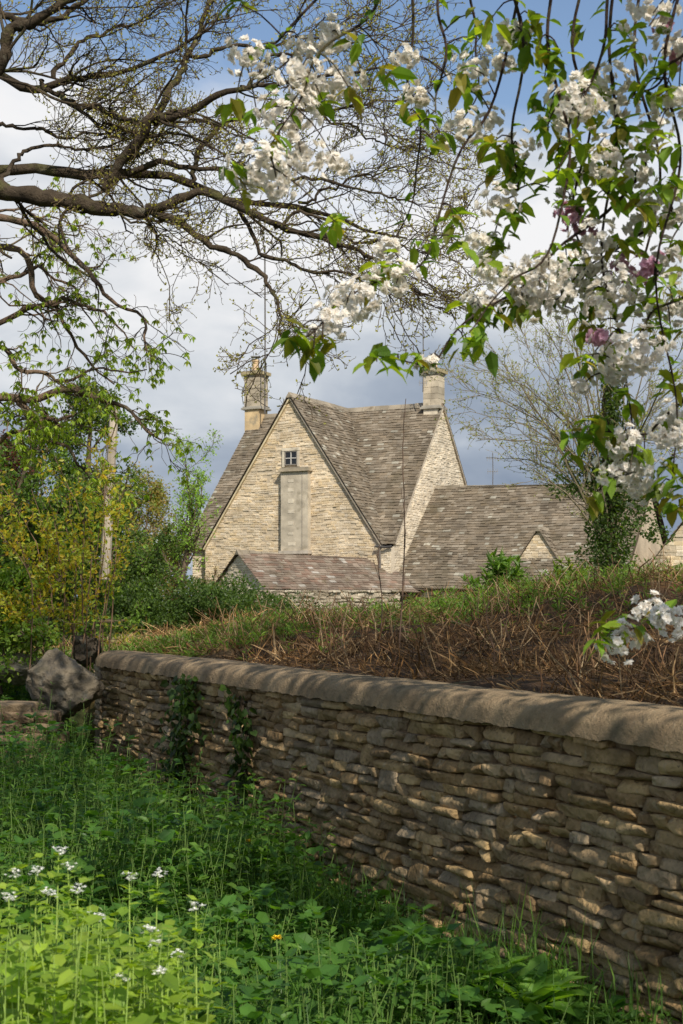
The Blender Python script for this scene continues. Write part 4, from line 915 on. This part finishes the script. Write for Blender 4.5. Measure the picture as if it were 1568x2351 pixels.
    lf=[(540,240),(590,260),(650,210),(560,420),(530,385),(620,320),(740,230),(800,200),(870,170),(890,150),(980,260),(1010,310),(1000,330),(930,250),(1080,200),(1220,90),(1235,110),(1200,60),(1215,120),(1190,90),(1100,90),(1060,180),(1280,220),(1260,270),(1300,250),(1180,370),(1160,350),(1210,380),(1060,500),(1130,580),(1150,540),(1190,480),(1040,490),(1100,750),(1080,700),(1110,780),(1060,770),(1085,740),(1120,720),(1070,800),(700,785),(740,780),(680,760),(720,800),(880,815),(915,825),(865,830),(950,830),(780,490),(770,510),(900,600),(880,620),(1260,430),(1280,400),(1340,200),(1360,170),(1400,430),(1430,400),(1480,200),(1500,160),(1530,200),(1440,390),(1370,450),(1350,470),(1500,500),(1420,550),(1450,560),(1500,650),(1530,660),(1360,820),(1345,850),(1350,960),(1310,1000),(1380,1010),(1330,1020),(1480,1030),(1400,1090),(1520,1150),(1560,1100),(1560,1150),(1540,1060),(1520,880),(1430,900),(1440,930),(1440,1420),(1400,1430),(1550,1390),(1390,1450),(1200,680),(1160,610),(1230,690),(1390,700),(1350,700),(1480,700),(1540,760),(1500,760),(1410,780),(1300,590),(1340,580),(1380,260),(1420,280),(1460,100),(1420,60),(1560,330),(1510,300),(1550,560),(1250,180),(1130,40),(1090,30),(550,10),(820,90),(1330,350),(1300,330),(1460,470),(1540,420),(1400,330),(1130,330),(1200,410),(1170,700),(1060,560),(870,650),(970,560),(1440,1000),(1340,380),(1290,130),(1330,60),(1480,340),(1500,440),(1420,640),(1330,740),(1570,850),(1560,250)]
    lf=lf+[(u+rng.normal(0,28),v+rng.normal(0,28)) for (u,v) in lf if u>1150 and rng.random()<.4]
    def depth(u,v):
        c=P(u,v,4.2); return np.argmin(((BP-c)**2*[1,.15,1]).sum(1))
    def att(u,v):
        q=BP[depth(u,v)]; return q,P(u,v,q[1]+rng.uniform(-.12,.12))
    def blossoms(mb,lst,colr):
        for (u,v,r) in lst:
            q,c=att(u,v); R=r/F*c[1]
            if np.linalg.norm(q-c)>.01: tube1(m,[q,(q+c)/2+[0,0,.02],c],[.003,.0018],4,DK,n=6)
            nb=int(9+.0125*r*r); d=nrm(rng.normal(0,1,(nb,3))); cc=c+d*R*rng.uniform(.3,1.42,(nb,1))*[1.12,1,.9]
            for lay,(np_,tilt,ln) in enumerate([(6,.25,.0175),(6,.8,.015),(4,1.6,.011)]):
                a0=rng.uniform(0,6.28,nb)
                x_=nrm(np.cross(d,rng.normal(0,1,(nb,3)))); y_=np.cross(d,x_)
                for k in range(np_):
                    a=(a0+k*6.28/np_+rng.normal(0,.2,nb))[:,None]; ra=np.cos(a)*x_+np.sin(a)*y_
                    leaves(mb,cc,ra+d*tilt,d-ra*tilt*.7,ln*rng.uniform(.75,1.2,nb),ln*.92,np.array(colr)*rng.uniform(.9,1.02,(nb,1)))
    mw=MB(); mp=MB(); ml=MB()
    blossoms(mw,bl,(.93,.90,.85)); blossoms(mp,pk,(.74,.46,.58))
    for (u,v) in lf:
        q,c=att(u,v); n=rng.integers(5,8)
        tube1(m,[q,(q+c)/2+[0,0,.015],c],[.0026,.0018],4,DK,n=5)
        a=rng.uniform(0,6.28,n); d=np.stack([np.cos(a),np.sin(a)*.8,rng.uniform(-1.3,.2,n)],1)
        col=colmix([(.14,.25,.03),(.22,.35,.035),(.09,.17,.025),(.32,.42,.04),(.24,.20,.04)],n,.2); L=rng.uniform(.045,.082,n)
        leaves(ml,c+rng.normal(0,.014,(n,3)),d,np.stack([np.cos(a),np.sin(a),np.full(n,.9)],1)+rng.normal(0,.35,(n,3)),L,L*.52,col,'f')
    i=rng.integers(0,len(BP),320); c=BP[i]; n=320; a=rng.uniform(0,6.28,n); L=rng.uniform(.03,.06,n)
    leaves(ml,c,np.stack([np.cos(a),np.sin(a),rng.uniform(-1,.2,n)],1),np.stack([np.cos(a),np.sin(a),np.full(n,1.)],1),L,L*.48,colmix([(.14,.25,.03),(.22,.33,.035),(.09,.16,.025)],n),'f')
    # crown overhead, out of view: added leaves shaped to shade wall, weeds and bank
    n=52000
    x=rng.uniform(-3.2,6.2,n); y=rng.uniform(.2,8.2,n); cc=.956*x+.29*y
    clump=np.sin(x*2.7+1)*np.sin(y*2.2+.5)+.6*np.sin(x*5.1-y*3.3)
    zmin=np.maximum(3.7,1.6+.423*y+.35); z=zmin+rng.uniform(0,1.3,n)+.1*clump
    ok=(cc<6.3)&(((y>3.3)&(cc>.1))|((y<=3.3)&(cc>1.9)&(rng.random(n)<.5)))&(clump>-.55+.12*rng.normal(0,1,n))
    e=np.stack([x,y,z],1)[ok]; n=len(e); print('crown',n); L=rng.uniform(.08,.13,n); leaves(ml,e,rng.normal(0,1,(n,3))-[0,0,.5],rng.normal(0,.7,(n,3))+[0,0,1],L,L*.52,colmix([(.10,.18,.03),(.15,.24,.03)],n))
    m.build('branches',M_bark,root,smooth=True); mw.build('white_blossom',M_petal,root); 
    po=mp.build('pink_blossom',M_petal,root); po['label']='small clusters of pink blossom among the white'
    ml.build('leaves',M_leaf,root)
cherry()

# ---------------------------------------------------------------- light, sky, camera
sc=bpy.context.scene
el=math.radians(43); az=math.radians(161)
sv=Vector((math.sin(az)*math.cos(el),math.cos(az)*math.cos(el),math.sin(el)))
ld=bpy.data.lights.new('sun','SUN'); ld.energy=5.0; ld.angle=math.radians(.5); ld.color=(1,.925,.81)
lo_=bpy.data.objects.new('sun',ld); COL.objects.link(lo_); lo_.rotation_euler=sv.to_track_quat('Z','Y').to_euler(); lo_.location=(0,-10,30)
w=bpy.data.worlds.new('World'); sc.world=w; w.use_nodes=True; nt=w.node_tree; N=nt.nodes; L=nt.links; N.clear()
out=N.new('ShaderNodeOutputWorld'); bg1=N.new('ShaderNodeBackground'); bg2=N.new('ShaderNodeBackground'); mx=N.new('ShaderNodeMixShader')
sky=N.new('ShaderNodeTexSky'); sky.sky_type='NISHITA'; sky.sun_disc=False; sky.sun_elevation=el; sky.sun_rotation=az; sky.altitude=100
L.new(sky.outputs[0],bg1.inputs[0]); bg1.inputs[1].default_value=.145
tc=N.new('ShaderNodeTexCoord'); sp=N.new('ShaderNodeSeparateXYZ'); L.new(tc.outputs['Generated'],sp.inputs[0])
mp=N.new('ShaderNodeMapping'); mp.inputs['Scale'].default_value=(1,1,2.2); mp.inputs['Location'].default_value=(.35,.2,.1); L.new(tc.outputs['Generated'],mp.inputs[0])
n1=N.new('ShaderNodeTexNoise'); n1.inputs['Scale'].default_value=4.2; n1.inputs['Detail'].default_value=7; n1.inputs['Roughness'].default_value=.52; n1.inputs['Distortion'].default_value=.25; L.new(mp.outputs[0],n1.inputs['Vector'])
cv=N.new('ShaderNodeMapRange'); cv.inputs['From Min'].default_value=.22; cv.inputs['From Max'].default_value=.37; cv.inputs['To Min'].default_value=.30; cv.inputs['To Max'].default_value=-.16; L.new(sp.outputs['Z'],cv.inputs['Value'])
ad=N.new('ShaderNodeMath'); ad.operation='ADD'; L.new(n1.outputs['Fac'],ad.inputs[0]); L.new(cv.outputs[0],ad.inputs[1])
cm=N.new('ShaderNodeMapRange'); cm.interpolation_type='SMOOTHSTEP'; cm.inputs['From Min'].default_value=.40; cm.inputs['From Max'].default_value=.66; L.new(ad.outputs[0],cm.inputs['Value'])
n2=N.new('ShaderNodeTexNoise'); n2.inputs['Scale'].default_value=6.5; n2.inputs['Detail'].default_value=8; n2.inputs['Roughness'].default_value=.5; n2.inputs['Distortion'].default_value=.3; L.new(mp.outputs[0],n2.inputs['Vector'])
e1_=N.new('ShaderNodeMapRange'); e1_.inputs['From Min'].default_value=.07; e1_.inputs['From Max'].default_value=.25; e1_.inputs['To Min'].default_value=-.18; e1_.inputs['To Max'].default_value=.22; L.new(sp.outputs['Z'],e1_.inputs['Value'])
ad2=N.new('ShaderNodeMath'); ad2.operation='ADD'; L.new(n2.outputs['Fac'],ad2.inputs[0]); L.new(e1_.outputs[0],ad2.inputs[1])
rp=N.new('ShaderNodeValToRGB'); L.new(ad2.outputs[0],rp.inputs[0]); cr_=rp.color_ramp
cr_.elements[0].position=.22; cr_.elements[0].color=(.26,.32,.42,1); cr_.elements[1].position=.74; cr_.elements[1].color=(.93,.93,.94,1)
e_=cr_.elements.new(.40); e_.color=(.41,.47,.56,1); e_=cr_.elements.new(.56); e_.color=(.67,.71,.76,1)
L.new(rp.outputs[0],bg2.inputs[0]); bg2.inputs[1].default_value=.98
L.new(cm.outputs[0],mx.inputs[0]); L.new(bg1.outputs[0],mx.inputs[1]); L.new(bg2.outputs[0],mx.inputs[2]); L.new(mx.outputs[0],out.inputs[0])
cd=bpy.data.cameras.new('camera'); cam=bpy.data.objects.new('camera',cd); COL.objects.link(cam); cam.location=(0,0,CH); cam.rotation_euler=(math.radians(90),0,0)
cd.sensor_fit='VERTICAL'; cd.sensor_height=36; cd.sensor_width=24; cd.lens=50; cd.shift_y=204.5/2351; cd.clip_start=.1; cd.clip_end=4000
cd.dof.use_dof=True; cd.dof.focus_distance=10; cd.dof.aperture_fstop=9
sc.camera=cam
sc.view_settings.view_transform='Standard'; sc.view_settings.look='None'; sc.view_settings.exposure=0
print('total polys',sum(len(o.data.polygons) for o in bpy.data.objects if o.type=='MESH'))
